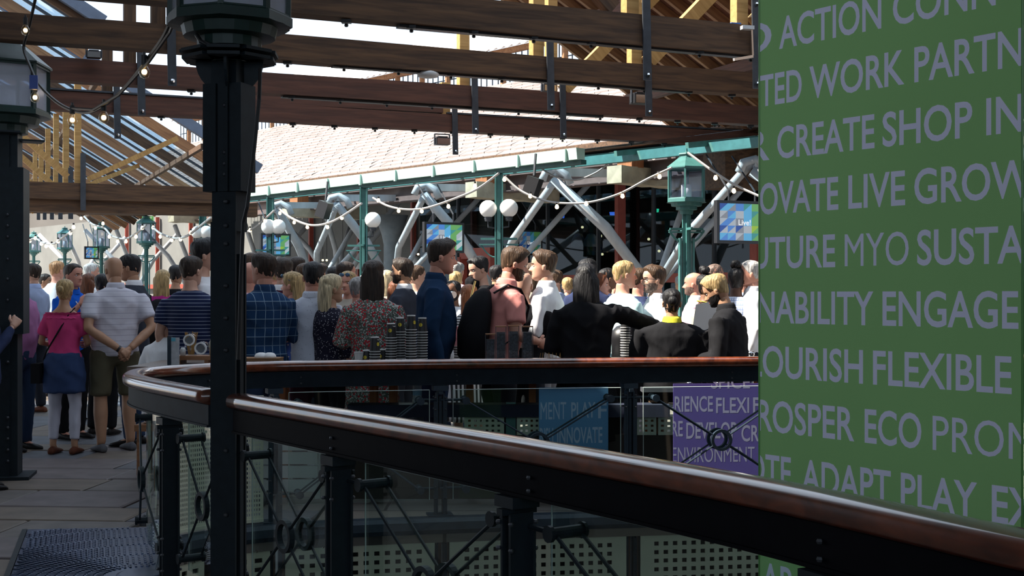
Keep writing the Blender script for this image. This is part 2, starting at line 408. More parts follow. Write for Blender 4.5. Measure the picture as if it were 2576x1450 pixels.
# ---------------------------------------------------------------- posts
def bal_post(i, lab, far):
    c = PATH[i]; n = pnorm(i); d = Vector((-n.y, n.x)); t = thing('balustrade_post', lab, 'post', (c.x, c.y, 0), math.atan2(d.y, d.x), 'balustrade posts')
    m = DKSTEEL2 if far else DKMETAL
    for s in (-1, 1):
        a = MB(); a.box((s * 0.022, 0, 0.12), (0.010, 0.085, 1.42)); a.box((s * 0.034, -0.035, 0.1), (0.022, 0.010, 1.35)); a.build('upright_flat', m, t)
    a = MB(); a.box((0, 0, 0.865), (0.10, 0.10, 0.035)); a.box((0, 0, 0.835), (0.03, 0.13, 0.02)); a.build('head_bracket', m, t)
    a = MB(); a.box((0, 0.0, 0.5), (0.018, 0.05, 0.62)); a.build('web_plate', m, t)
    a = MB(); a.box((0, 0, 0.006), (0.17, 0.15, 0.014)); a.build('base_plate', m, t)
    b = MB()
    for z in (-0.42, -0.3, -0.18, 0.12, 0.2, 0.28, 0.72, 0.80):
        for s in (-1, 1):
            for sy in (-1, 1): b.ball((s * 0.034, sy * 0.046, z), 0.009, 6)
    b.build('bolts', STRAP, t)
    return t
near_posts = [(-2, 'frame right')]
NEARP = [path_px(2330, False) - 4, path_px(2060, False), path_px(1318, False), path_px(868, False)]
TIP = [78, 90]
FARP = [path_px(700, True), path_px(1125, True), path_px(1575, True), path_px(2000, True)]
for i, l in zip(NEARP[1:] + [path_px(422, False)], ['dark balustrade post in front of the green banner foot', 'dark balustrade post under the middle of the near handrail',
                                 'dark balustrade post next right of the big lantern column', 'dark balustrade post at the left bend of the handrail, left of the big column']):
    bal_post(i, l, False)
for i, l in zip(FARP, ['blue-grey far balustrade post beside the wicker basket', 'blue-grey far balustrade post right of the water bottle', 'blue-grey far balustrade post between the blue and purple banners', 'blue-grey far balustrade post behind the green banner']):
    bal_post(i, l, True)

# ---------------------------------------------------------------- glass bays with tie rods and ring
def bay(i0, i1, lab, far, kind='glass', z0=0.12, z1=0.855, nh=(30, 24)):
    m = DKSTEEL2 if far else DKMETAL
    t = thing('glass_balustrade_panel' if kind == 'glass' else 'perforated_balustrade_panel', lab, 'balustrade panel')
    # arc-length parametrisation
    pts = [off(i, 0.075, 0).xy for i in range(i0, i1 + 1)]
    cum = [0]
    for a, b in zip(pts, pts[1:]): cum.append(cum[-1] + (b - a).length)
    L = cum[-1]
    def at(u, d=0.0):
        s = 0.08 + (L - 0.16) * u
        for k in range(len(pts) - 1):
            if s <= cum[k + 1] or k == len(pts) - 2:
                f = (s - cum[k]) / max(1e-6, cum[k + 1] - cum[k]); p = pts[k].lerp(pts[k + 1], f); dd = (pts[k + 1] - pts[k]).normalized(); n = Vector((dd.y, -dd.x)); return p + n * d, n
    def pt(u, z, d=0.0): p, n = at(u, d); return Vector((p.x, p.y, z))
    if kind == 'glass':
        g = MB(); K = 12
        g.rings([[pt(k / K, z0, -0.005), pt(k / K, z0, 0.005), pt(k / K, z1, 0.005), pt(k / K, z1, -0.005)] for k in range(K + 1)])
        g.build('glass_pane', GLASS, t)
        e = MB(); e.tube([pt(k / K, z1 + 0.001) for k in range(K + 1)], 0.0028, 5); e.tube([pt(0, z0), pt(0, z1)], 0.0028, 5); e.tube([pt(1, z0), pt(1, z1)], 0.0028, 5)
        e.build('glass_edge', mat('glass_edge', (0.45, 0.52, 0.5), 0.2), t)
        cz = 0.5 * (z0 + z1); rg = 0.075 if far else 0.07
        C0 = pt(0.5, cz, -0.05); C1 = pt(0.5, cz, 0.045)
        # ring: short hollow cylinder about the glass normal
        _, n = at(0.5); N = Vector((n.x, n.y, 0)); D = Vector((-n.y, n.x, 0)); Z = V(0, 0, 1)
        for C in (C0, C1):
            r = MB(); rs = []
            for rad, dep in ((rg, -0.012), (rg, 0.012), (rg * 0.74, 0.012), (rg * 0.74, -0.012), (rg, -0.012)):
                rs.append([C + N * dep + (D * math.cos(2 * math.pi * k / 24) + Z * math.sin(2 * math.pi * k / 24)) * rad for k in range(24)])
            r.rings(rs, True, False); r.build('tie_ring', m, t, False)
        for u, sg in ((0.07, 0), (0.93, 1)):
            for z in (z1 - 0.07, z0 + 0.07):
                b = MB(); b.tube([pt(u, z, -0.07), pt(u, z, 0.06)], 0.019, 12); b.tube([pt(u, z, -0.075), pt(u, z, -0.062)], 0.026, 12); b.tube([pt(u, z, 0.052), pt(u, z, 0.062)], 0.026, 12)
                b.tube([pt(u, z, -0.045), pt(-0.07 if sg == 0 else 1.07, z, -0.045)], 0.009, 8)
                b.build('glass_clamp', m, t)
                for C, dd in ((C0, -0.05), (C1, 0.045)):
                    A = pt(u, z, dd); w = (A - C).normalized(); q = MB(); q.tube([A, C + w * rg], 0.0065, 6); q.build('tie_rod', m, t)
    else:
        s = MB(); perf(lambda u, v, d: pt(u, z0 + (z1 - z0) * v, d - 0.03), nh[0], nh[1], 0.58, 0.006, s, 0, 0.02, 0.03); s.build('perforated_sheet', CREAM, t)
        K = 12
        for z in (z0, z1):
            e = MB(); e.rings([[pt(k / K, z - .01, -0.04), pt(k / K, z - .01, -0.015), pt(k / K, z + .01, -0.015), pt(k / K, z + .01, -0.04)] for k in range(K + 1)])
            e.build('edge_trim', CREAM, t)
    return t
TP = path_px(422, False)
bay(NEARP[1], NEARP[2], 'clear glass balustrade panel with crossed tie rods under the middle of the near handrail', False)
bay(NEARP[2], NEARP[3], 'clear glass balustrade panel with crossed tie rods, second to the right of the big column', False)
bay(NEARP[3], CI, 'clear glass balustrade panel with crossed tie rods just right of the big lantern column', False)
bay(CI, TP, 'clear glass balustrade panel with crossed tie rods left of the big lantern column', False)
bay(TP + 1, 97, 'curved clear glass balustrade panel round the left bend of the handrail', False)
bay(0 + 12, NEARP[1], 'clear glass balustrade panel low at the right, nearest the camera', False)
bay(98, FARP[0], 'cream perforated metal balustrade panel curving behind the glass at the left bend', True, 'perf', 0.03, 0.83, (50, 25))
bay(FARP[0], FARP[1], 'clear far balustrade panel below the paper cup stacks', True)
bay(FARP[1], FARP[2], 'clear far balustrade panel in front of the blue banner', True)
bay(FARP[2], FARP[3], 'clear far balustrade panel with crossed rods in front of the purple banner', True)

# ---------------------------------------------------------------- floor edge fascia: rounded kerb, cream perforated panels below
k = MB(); kp = [(0.03, 0.004), (0.12, 0.004), (0.145, -0.02), (0.150, -0.07), (0.135, -0.10), (0.03, -0.11)]
sweep(k, list(range(96, len(PATH))), kp); o = k.build('trim_1', DKSTEEL2); struct(o)
k = MB(); sweep(k, list(range(0, 97)), kp); o = k.build('trim_2', DKSTEEL2); struct(o)
FASC = [(100, 112), (112, FARP[0])] + list(zip(FARP, FARP[1:])) + [(FARP[3], 168)]
fascia = thing('floor_edge_fascia', 'cream fascia panels with square holes below the far floor edge', 'fascia')
for i0, i1 in FASC:
    pts = [off(i, 0.115, 0).xy for i in range(i0, i1 + 1)]; cum = [0]
    for a, b in zip(pts, pts[1:]): cum.append(cum[-1] + (b - a).length)
    L = cum[-1]
    def fp(u, z, d):
        s = 0.05 + (L - 0.10) * u
        for q in range(len(pts) - 1):
            if s <= cum[q + 1] or q == len(pts) - 2:
                f = (s - cum[q]) / max(1e-6, cum[q + 1] - cum[q]); p = pts[q].lerp(pts[q + 1], f); dd = (pts[q + 1] - pts[q]).normalized(); return Vector((p.x - dd.y * -1 * -d, p.y + dd.x * d, z))
    nu = max(2, int((L - 0.2) / 0.068)); mb = MB()
    perf(lambda u, v, d: fp(u, -0.66 + 0.53 * v, d), nu, 7, 0.5, 0.012, mb, 0, 0.07, 0.11)
    mb.build('perforated_panel', CREAM, fascia)
    b = MB()
    for u in (0.25, 0.75):
        for z in (-0.155, -0.635): q = fp(u, z, -0.006); b.ball(q, 0.010, 8)
    b.build('panel_bolts', CHROME, fascia)
    w = MB(); w.add([fp(0, -0.7, 0.06), fp(1, -0.7, 0.06), fp(1, -0.1, 0.06), fp(0, -0.1, 0.06)], [(0, 1, 2, 3)]); w.build('backing_sheet', DARKIN, fascia)

# ---------------------------------------------------------------- tread plate at the left bend
tp = thing('metal_tread_plate', 'blue-grey patterned metal tread plate in the floor at the lower left', 'floor plate')
A = [P(8, 1338, 7.95).xy, P(-60, 1338, 8.0).xy]
q = [Vector((-3.06, 8.04)), Vector((-2.22, 8.12)), Vector((-1.87, 6.63)), Vector((-2.62, 6.63))]
m_ = MB(); m_.add([(p.x, p.y, -0.03) for p in q] + [(p.x, p.y, 0.012) for p in q], [(0, 1, 2, 3), (7, 6, 5, 4)] + [(i, 4 + i, 4 + (i + 1) % 4, (i + 1) % 4) for i in range(4)])
PLATE = mat('plate_steel', (0.10, 0.13, 0.20), 0.30, 0.75, 0.15, 9)
m_.build('plate', PLATE, tp)
hub = Vector((-1.98, 6.75)); tr = MB()
def inq(p):
    for i in range(4):
        a, b = q[i], q[(i + 1) % 4]
        if (b.x - a.x) * (p.y - a.y) - (b.y - a.y) * (p.x - a.x) > -0.02: return False
    return True
for ri in range(4, 32):
    r = ri * 0.05; nn = int(r * 2 * math.pi / 0.032)
    for a in range(nn):
        th = 2 * math.pi * a / nn; p = hub + Vector((math.cos(th), math.sin(th))) * r
        if inq(p):
            e = Vector((math.cos(th), math.sin(th)))
            tr.frame((p.x, p.y, 0.0145), V(e.x, e.y, 0) * 0.018, V(-e.y, e.x, 0) * 0.006, V(0, 0, 0.004))
tr.build('raised_treads', PLATE, tp, kind='stuff')
dd_ = MB(); dd_.lathe([(0.115, 0.010), (0.115, 0.017), (0.10, 0.020), (0.001, 0.020)], (hub.x, hub.y, 0), 24); dd_.build('hub_disc', PLATE, tp)
e = MB(); e.bar((-3.08, 8.04, 0.004), (-2.64, 6.63, 0.004), 0.03, 0.02); e.build('edge_angle', DKMETAL, tp)

# ---------------------------------------------------------------- lantern columns
def lantern_head(parent, z, r, h, n=6, rot=0.0, frame=LANT, glassm=FROST, top=True, bottom_z=0.0):
    """lantern standing on height z (parent frame): radius r, body height h"""
    mb = MB()
    mb.lathe([(r * 0.30, z - r * 0.62), (r * 0.34, z - r * 0.42), (r * 0.52, z - r * 0.40), (r * 0.52, z - r * 0.24), (r * 0.74, z - r * 0.22), (r * 0.78, z - r * 0.06), (r * 0.98, z - r * 0.04)], (0, 0, 0), 20)
    mb.build('stepped_collar', frame, parent)
    fr = MB(); fr.lathe([(r * 0.90, z - 0.012), (r * 1.02, z - 0.01), (r * 1.02, z + 0.03), (r * 0.96, z + 0.045)], (0, 0, 0), n, 0, rot)
    for k in range(n):
        a = rot + 2 * math.pi * k / n; a2 = rot + 2 * math.pi * (k + 1) / n
        p, p2 = V(math.cos(a), math.sin(a), 0) * r * 0.95, V(math.cos(a2), math.sin(a2), 0) * r * 0.95
        w = r * 0.085
        fr.bar(p + V(0, 0, z), p + V(0, 0, z + h), w, w, (p.x, p.y, 0))
        fr.bar(p + V(0, 0, z + h), p2 + V(0, 0, z + h), w * 1.2, w * 1.2)
        fr.bar(p + V(0, 0, z + 0.03), p2 + V(0, 0, z + 0.03), w, w)
        if top: fr.bar(p + V(0, 0, z + h), p * 0.30 + V(0, 0, z + h + r * 0.62), w * 0.8, w * 0.8, (p.x, p.y, 1))
    frob = fr.build('lantern_frame', frame, parent)
    for k in range(n):
        a = rot + 2 * math.pi * k / n; a2 = rot + 2 * math.pi * (k + 1) / n
        p, p2 = V(math.cos(a), math.sin(a), 0) * r * 0.93, V(math.cos(a2), math.sin(a2), 0) * r * 0.93
        g = MB(); g.bar((p + p2) / 2 + V(0, 0, z + 0.03), (p + p2) / 2 + V(0, 0, z + h - 0.01), (p2 - p).length * 0.94, 0.004, ((p + p2) / 2).normalized())
        g.build('glass_pane', glassm, frob)
    if top:
        rf = MB(); rf.lathe([(r * 1.05, z + h), (r * 1.05, z + h + 0.015), (r * 0.34, z + h + r * 0.60), (r * 0.34, z + h + r * 0.68), (r * 0.42, z + h + r * 0.70), (r * 0.40, z + h + r * 0.76), (r * 0.06, z + h + r * 0.84), (r * 0.05, z + h + r * 1.0)], (0, 0, 0), n, 0, rot)
        rf.build('lantern_roof', frame, parent)
    c = MB(); c.lathe([(r * 0.26, z + 0.02), (r * 0.26, z + h * 0.52), (0.002, z + h * 0.53)], (0, 0, 0), 14); c.build('white_lamp_cylinder', CANDLE, parent, True)

lc = thing('lantern_column', 'tall dark riveted column carrying a big lantern, standing in the near handrail', 'lantern column', (colx, coly, 0), R(-18))
s_ = 1 / 557.0
def zc(py): return EYE - (py - HY) * coly / F
b = MB(); b.box((0, 0, (zc(640) - 3.0) / 2), (0.125, 0.030, zc(640) + 3.0)); b.box((0, 0.052, (zc(640) - 3.0) / 2), (0.105, 0.012, zc(640) + 3.0)); b.box((0, -0.052, (zc(560) - 3.0) / 2), (0.125, 0.012, zc(560) + 3.0)); b.box((0.030, 0, (zc(560) - 3) / 2), (0.012, 0.11, zc(560) + 3.0)); b.box((-0.040, 0, (zc(560) - 3) / 2), (0.03, 0.11, zc(560) + 3.0)); b.build('column_shaft', DKMETAL, lc)
b = MB(); zz0, zz1 = zc(550), zc(480); b.box((0, 0, (zz0 + zz1) / 2), (0.12, 0.10, zz1 - zz0 + 0.12)); b.build('splice_block', DKMETAL, lc)
b = MB(); zz0, zz1 = zc(484), zc(215)
b.box((-0.062, 0, (zz0 + zz1) / 2), (0.065, 0.14, zz1 - zz0)); b.box((0.0, -0.045, (zz0 + zz1) / 2), (0.05, 0.03, zz1 - zz0)); b.box((0.062, 0, (zz0 + zz1) / 2), (0.065, 0.13, zz1 - zz0)); b.box((0.03, -0.072, (zz0 + zz1) / 2 ), (0.012, 0.012, zz1 - zz0))
b.build('upper_casing', DKMETAL, lc)
b = MB(); b.box((0, 0, (zc(240) + zc(95)) / 2), (0.125, 0.10, zc(95) - zc(240))); b.build('neck', DKMETAL, lc)
for zpy, w in ((152, 0.40), (137, 0.42)):
    for rot in (0.4, 0.4 + math.pi / 4):
        b = MB(); b.box((0, 0, zc(zpy)), (w, 0.14, 0.014), rot); b.build('cross_plate', DKMETAL, lc)
        b = MB(); b.box((0, 0, zc(zpy)), (0.14, w, 0.014), rot); b.build('cross_plate', DKMETAL, lc)
for a in range(4):   # curved gussets below the plates
    th = 0.4 + a * math.pi / 2; e = V(math.cos(th), math.sin(th), 0); n_ = V(-e.y, e.x, 0); g = MB(); ring = [V(0, 0, zc(155))]
    for k in range(9): ph = k / 8 * math.pi / 2; ring.append(e * (0.15 * math.cos(ph)) + V(0, 0, zc(155) - 0.15 * math.sin(ph)))
    g.rings([[p + n_ * 0.006 for p in ring], [p - n_ * 0.006 for p in ring]]); g.build('gusset_plate', DKMETAL, lc)
for py in (270, 387, 415, 442, 510, 570, 615, 720, 800, 880, 1130, 1290):
    b = MB(); b.ball((0.012 if py < 480 else 0.02, -0.064 if py > 480 else -0.062, zc(py)), 0.011, 8); b.build('rivet', STRAP, lc, True)
lantern_head(lc, zc(62), 0.275, 0.52, 8, R(22.5))

lc2 = thing('lantern_column', 'dark column with a lantern cut by the left edge of the photo', 'lantern column', (P(8, 740, 10.4).x, 10.4, 0), R(12))
b = MB(); b.box((0, 0, 1.45), (0.26, 0.24, 2.9)); b.box((0, -0.135, 1.45), (0.14, 0.02, 2.86)); b.build('column_shaft', DKMETAL, lc2)
b = MB(); b.box((0, 0, 1.85), (0.36, 0.31, 1.35)); b.build('upper_casing', DKMETAL, lc2)
b = MB(); b.box((0, 0, 0.01), (0.46, 0.42, 0.03)); b.build('base_plate', DKMETAL, lc2)
b = MB(); 
for z in (2.76,): b.box((0, 0, z), (0.62, 0.18, 0.014), 0.3); b.box((0, 0, z + 0.04), (0.18, 0.60, 0.014), 0.3)
b.build('cross_plate', DKMETAL, lc2)
b = MB()
for z in (0.15, 0.24, 0.33, 0.42, 0.5, 0.95, 1.45, 1.62, 1.78, 1.96, 2.05, 2.14): b.ball((0.06, -0.15 if z < 1.2 else -0.165, z), 0.014, 8)
b.build('rivets', STRAP, lc2)
lantern_head(lc2, 2.96, 0.37, 0.40, 6, R(20))

def far_lantern(px, ptop, pbase, Y, w, lab, gl):
    t = thing('lantern_post', lab, 'lantern post', (P(px, 740, Y).x, Y, 0), R(10), 'teal lantern posts in the concourse' if gl else None)
    k = Y / F; r = w * k / 2; z = EYE + (HY - pbase) * k; h = (pbase - ptop) * k
    sh = MB(); sh.box((0, 0, z / 2 - 0.1), (r * 0.42, r * 0.12, z)); sh.box((0, 0, z / 2 - 0.1), (r * 0.12, r * 0.42, z)); 
    for sx in (-1, 1): sh.box((sx * r * 0.33, 0, z * 0.62), (r * 0.1, r * 0.3, z * 0.42))
    sh.build('post_shaft', TEAL, t)
    cr = MB(); cr.box((0, 0, z - r * 1.35), (r * 1.7, 0.03, 0.03)); cr.box((0, 0, z - r * 1.35), (0.03, r * 1.7, 0.03)); cr.box((0, 0, z - r * 1.5), (r * 1.8, 0.03, 0.02)); cr.build('cross_arm', TEAL, t)
    bk = MB()
    for sx in (-1, 1): bk.tube([(sx * r * (0.2 + 0.7 * (i / 5)), 0, z - r * 2.0 + r * 0.6 * (i / 5) ** 2) for i in range(6)], 0.015, 6)
    bk.build('curved_bracket', TEAL, t)
    lantern_head(t, z, r, h, 6, R(8), TEAL, glassmat('pale_lantern_glass', (0.80, 0.83, 0.88), 0.86, 0.05))
far_lantern(1727, 425, 508, 15.7, 102, 'large teal lantern post rising above the crowd beside the right hand screen', False)
for px, pt_, pb, w in ((368, 562, 612, 47), (255, 577, 624, 41), (163, 588, 627, 37), (85, 598, 634, 34)):
    far_lantern(px, pt_, pb, F * 0.44 / w, w, {368: 'small teal lantern post at the left, nearest of the row of four', 255: 'small teal lantern post at the left, second of the row of four',
                                           163: 'small teal lantern post at the left, third of the row of four', 85: 'small teal lantern post at the left, farthest of the row of four'}[px], True)

# ---------------------------------------------------------------- roof structure: axes of the market hall
UX, UV_ = V(0.917, 0.400, 0), V(-0.400, 0.917, 0)
def G(p, v, z): q = UX * p + UV_ * v; return V(q.x, q.y, z)
def zl(p): return 3.45 + 0.6 * (4.46 - p)       # left glazed roof
def zr(p): return 9.724 - 0.6 * p        # right boarded roof
def obar(mb, a, b, w, h, up=(0, 0, 1), mi=0): mb.bar(a, b, w, h, up, mi)
def beam_obj(name, a, b, w, h, m, parent, up=(0, 0, 1), wob=0.0):
    """timber with its own frame, long axis local X so that the grain follows it"""
    a, b = Vector(a), Vector(b); d = (b - a); L = d.length; d.normalize(); y = Vector(up).cross(d).normalized(); z = d.cross(y)
    n = 10 if wob else 1; mb = MB(); rs = []
    for i in range(n + 1):
        x = L * i / n; o = wob * (rnd.random() - .5); o2 = wob * (rnd.random() - .5)
        rs.append([V(x, -w / 2, -h / 2 + o), V(x, w / 2, -h / 2 + o), V(x, w / 2, h / 2 + o2), V(x, -w / 2, h / 2 + o2)])
    mb.rings(rs)
    o = mb.build(name, m, parent)
    M = Matrix((( d.x, y.x, z.x, a.x), (d.y, y.y, z.y, a.y), (d.z, y.z, z.z, a.z), (0, 0, 0, 1)))
    o.matrix_world = M if parent is None else parent.matrix_world.inverted() @ M
    return o
TR = [(9.0, 0.24, BEAM, 'dark timber roof truss nearest the camera, cut by the top of the frame'), (10.8, 0.216, BEAM, 'dark timber roof truss second from the camera'),
      (12.68, 0.216, BEAMR, 'reddish timber roof truss third from the camera'), (14.68, 0.208, BEAMR, 'reddish timber roof truss fourth from the camera, lead capped on top')]
for ti, (v, h, m, lab) in enumerate(TR):
    t = thing('roof_truss', lab, 'roof truss')
    z0 = 3.5
    beam_obj('tie_beam', G(-1.8, v, z0 + h / 2), G(10.2 if ti else 10.6, v, z0 + h / 2), 0.18, h, m, t, wob=0.014)
    if ti == 3:
        for a, b in ((-1.6, 3.1), (5.5, 9.9)): beam_obj('lead_capping', G(a, v, z0 + h + 0.012), G(b, v, z0 + h + 0.012), 0.21, 0.02, STRAP, t)
        beam_obj('packing_piece', G(3.1, v, z0 + h + 0.04), G(5.45, v, z0 + h + 0.056), 0.16, 0.09, BEAMR, t)
    for p in ([1.52, 4.96, 6.0] if ti < 3 else [1.52, 5.5]):
        top = 5.1 if p > 3 else 4.5
        if ti == 3 and p > 3: top = 4.1
        beam_obj('king_post', G(p, v, z0 + h), G(p, v, top), 0.10, 0.11, PINE if p > 3 else BEAM, t, UX)
        s = MB(); s.bar(G(p + 0.10, v - 0.11, z0 - 0.29), G(p + 0.085, v - 0.11, z0 + h + 0.24), 0.07, 0.016, UV_); sob = s.build('iron_strap', STRAP, t)
        s = MB(); s.ball(G(p + 0.10, v - 0.125, z0 - 0.25), 0.02, 6); s.ball(G(p + 0.09, v - 0.125, z0 + h + 0.17), 0.02, 6); s.build('strap_bolts', CHROME, sob, kind='stuff')
    if ti < 3:
        beam_obj('brace', G(6.15, v, z0 + h + 0.04), G(7.3, v, 4.9), 0.10, 0.13, PINE, t)
        beam_obj('brace', G(4.8, v, z0 + h + 0.04), G(3.9, v, 4.6), 0.10, 0.12, BEAM, t) if ti == 0 else None
    s = MB()
    for q in range(14):
        p = 2.1 + q * 0.5; s.box(G(p, v - 0.02, z0 - 0.012), (0.07, 0.056, 0.024)); s.ball(G(p, v - 0.02, z0 - 0.04), 0.016, 6)
    s.build('bolt_heads', BLACKPL, t, kind='stuff')
    if ti < 3:
        s = MB(); s.bar(G(3.0, v - 0.0, z0 - 0.010), G(6.6, v, z0 - 0.010), 0.08, 0.02); s.build('flitch_plate', BLACKPL, t)

# left hall: lower trusses, glazed roof
for k in range(6):
    v = 21.2 + 2.4 * k; zt_ = 3.12 if k == 0 else min(3.75, 1.85 + 0.0565 * (G(1.7, v, 0).y)); t = thing('hall_truss', 'timber truss with pale posts under the glazed roof at the left, %s' % ('nearest of its row', 'second of its row', 'third of its row', 'fourth of its row', 'fifth of its row', 'farthest of its row')[k], 'roof truss', group='trusses of the left hall')
    beam_obj('tie_beam', G(-7.0, v, zt_), G(4.4, v, zt_), 0.2, 0.26, BEAM, t, wob=0.01)
    for p in (1.75, -2.4):
        beam_obj('post', G(p, v, zt_ + 0.12), G(p, v, zl(p) - 0.1), 0.10, 0.10, PINE, t, UX)
        s = MB(); s.bar(G(p + 0.07, v - 0.12, zt_ - 0.3), G(p + 0.07, v - 0.12, zt_ + 0.6), 0.08, 0.02, UV_); s.build('iron_strap', STRAP, t)
    if k in (0, 2): beam_obj('brace', G(1.9, v, zt_ + .2), G(3.3, v, zl(3.3) - 0.1), 0.07, 0.08, PINE, t)
    beam_obj('brace', G(1.6, v, 3.35), G(-0.2, v, 5.0), 0.08, 0.09, PINE, t)
    for i, (z, dz) in enumerate(((2.90, .12),)): 
        if k < 1: beam_obj('lower_plate', G(-7, v + 0.1, z), G(4.6, v + 0.1, z), 0.25, 0.22, BEAM, t)
lr = thing('glazed_roof', 'sloping glazed roof with brown rafters over the left hall', 'roof')
nr = 0
SPC = 2.0
for k in range(13):
    v = 17.9 + SPC * k; p0 = 4.46 if v > 20.6 else 1.75
    beam_obj('rafter', G(p0, v, zl(p0)), G(-7.5, v, zl(-7.5)), 0.09, 0.16, RAFT if k % 3 else BEAM, lr)
    if k < 12:
        for f in (0.33, 0.66):
            b = MB(); b.bar(G(p0, v + SPC * f, zl(p0) + 0.06), G(-7.5, v + SPC * f, zl(-7.5) + 0.06), 0.05, 0.04); b.build('glazing_bar', STRAP, lr)
        for j in range(3):
            g = MB(); a = v + SPC * (j / 3) + 0.03; b_ = v + SPC * ((j + 1) / 3) - 0.03; q0, q1 = p0, -7.5
            g.add([G(q0, a, zl(q0) + .082), G(q0, b_, zl(q0) + .082), G(q1, b_, zl(q1) + .082), G(q1, a, zl(q1) + .082), G(q0, a, zl(q0) + .09), G(q0, b_, zl(q0) + .09), G(q1, b_, zl(q1) + .09), G(q1, a, zl(q1) + .09)], [(0, 1, 2, 3), (7, 6, 5, 4), (0, 4, 5, 1), (3, 2, 6, 7)])
            g.build('roof_pane', GLASSR, lr)
for p in (3.6, 2.0, 0.2, -1.6, -3.4):
    b = MB(); b.bar(G(p, 20.6 if p > 1.7 else 17.9, zl(p) - 0.1), G(p, 41.5, zl(p) - 0.1), 0.07, 0.08); b.build('purlin', BEAM, lr)
b = MB(); b.bar(G(4.5, 20.55, zl(4.5) + .1), G(-7.5, 20.55, zl(-7.5) + .1), 0.12, 0.16); b.bar(G(1.8, 17.8, zl(1.8) + .1), G(-7.5, 17.8, zl(-7.5) + .1), 0.12, 0.16); b.build('verge_board', mat('lead_verge', (0.10, 0.13, 0.19), 0.5), lr)

# right boarded roof
rr = thing('boarded_roof', 'red-brown timber roof with exposed rafters at the upper right', 'roof')
PA, PB, VA, VB = 6.9, 10.3, 7.7, 16.24
b = MB(); b.add([G(p, v, zr(p) + d) for d in (.14, .18) for p, v in ((PA, VA), (PB, VA), (PB, VB), (PA, VB))], [(3, 2, 1, 0), (4, 5, 6, 7), (0, 1, 5, 4), (1, 2, 6, 5), (2, 3, 7, 6), (3, 0, 4, 7)]); b.build('soffit_boarding', BOARD, rr)
for k in range(24):
    v = VA + 0.1 + 0.365 * k; beam_obj('rafter', G(PB, v, zr(PB) + .065), G(PA, v, zr(PA) + .065), 0.06, 0.12, RAFT, rr)
for p in (7.6, 8.9):
    beam_obj('purlin', G(p, VA, zr(p) - 0.08), G(p, VB, zr(p) - 0.08), 0.11, 0.15, BEAMR, rr)
beam_obj('wall_plate', G(10.2, VA, 3.6), G(10.2, VB + 0.2, 3.6), 0.2, 0.24, BEAM, rr)
b = MB(); b.box(G(9.9, 14.9, 3.35), (0.75, 0.56, 0.8), R(23.6)); b.build('end_block', BEAM, rr)

# ---------------------------------------------------------------- building behind the crowd
g0, gd, gn = V(-0.04, 17.7, 0), V(-0.66, 0.75, 0), V(0.75, 0.66, 0)
def H(t, o, z): q = g0 + gd * t + gn * o; return V(q.x, q.y, z)
def Hpx(px, o):
    q = (px - 1288.0) / F; Q = g0 + gn * o
    return (Q.x - Q.y * q) / (0.66 + 0.75 * q)
def Hz(px, py, o): t = Hpx(px, o); Y = H(t, o, 0).y; return H(t, o, EYE + (HY - py) * Y / F)
sl = thing('slate_roof', 'pale sunlit slate roof rising behind the teal gutter', 'roof')
SLATE = mat('sunlit_slate', (0.235, 0.195, 0.185), 0.8, 0, 0.2, 2.2)
s = MB(); T0, T1 = -5.2, 22.0
def spt(t, f, d=0): return H(t, 2.4 + 3.7 * f, 3.84 + 2.14 * f + d)
s.add([spt(T0, 0, -.03), spt(T1, 0, -.03), spt(T1, 1, -.03), spt(T0, 1, -.03), spt(T0, 0, -.1), spt(T1, 0, -.1), spt(T1, 1, -.1), spt(T0, 1, -.1)], [(0, 1, 2, 3), (7, 6, 5, 4), (0, 4, 5, 1), (0, 3, 7, 4)])
rows = 22; nsl = 0
for r_ in range(rows):
    t = T0 + (0.17 if r_ % 2 else 0)
    while t < T1 - 0.3:
        w = 0.33; d0, d1 = 0.022 + rnd.uniform(0, .012), 0.002; f0, f1 = r_ / rows, (r_ + 1.1) / rows
        tgt = s
        if nsl < 300 and r_ < 14 and -2.6 < t < 5.6: tgt = MB()
        tgt.add([spt(t, f0, d0), spt(t + w, f0, d0 + rnd.uniform(-.006, .006)), spt(t + w, f1, d1), spt(t, f1, d1), spt(t, f0, -.02), spt(t + w, f0, -.02)], [(0, 1, 2, 3), (4, 5, 1, 0)]); t += 0.345
        if tgt is not s: tgt.build('slate', SLATE, sl); nsl += 1
s.build('slates', SLATE, sl, kind='stuff')
s = MB(); s.bar(H(T0, 2.35, 3.78), H(T1, 2.35, 3.78), 0.1, 0.12); s.build('eaves_board', BEAM, sl)

clr = thing('clerestory', 'glazed clerestory with white corrugated roof above the slates', 'clerestory')
t = T0
while t < T1: c = MB(); c.bar(H(t, 6.1, 5.95), H(t, 6.1, 6.62), 0.10, 0.10, UX); c.build('post', RAFT, clr); t += 0.95
c = MB(); t = T0
while t < T1: c.bar(H(t, 6.12, 5.95), H(t, 6.12, 6.6), 0.02, 0.02, UX); t += 0.19
c.bar(H(T0, 6.12, 6.3), H(T1, 6.12, 6.3), 0.02, 0.02); c.build('glazing_bars', STRAP, clr, kind='stuff')
c = MB(); c.bar(H(T0, 6.1, 6.66), H(T1, 6.1, 6.66), 0.16, 0.1); c.build('head_rail', RAFT, clr)
c = MB(); nn = 220; rs = []
for i in range(nn + 1):
    t = T0 + (T1 - T0) * i / nn; dz = 0.025 * (1 if i % 2 else -1); rs.append([H(t, 5.8, 6.72 + dz), H(t, 10.2, 8.6 + dz), H(t, 10.2, 8.55 + dz), H(t, 5.8, 6.67 + dz)])
c.rings(rs); c.build('corrugated_sheet', mat('translucent_sheet', (0.80, 0.80, 0.80), 0.6, 0, 0.05, 2), clr)

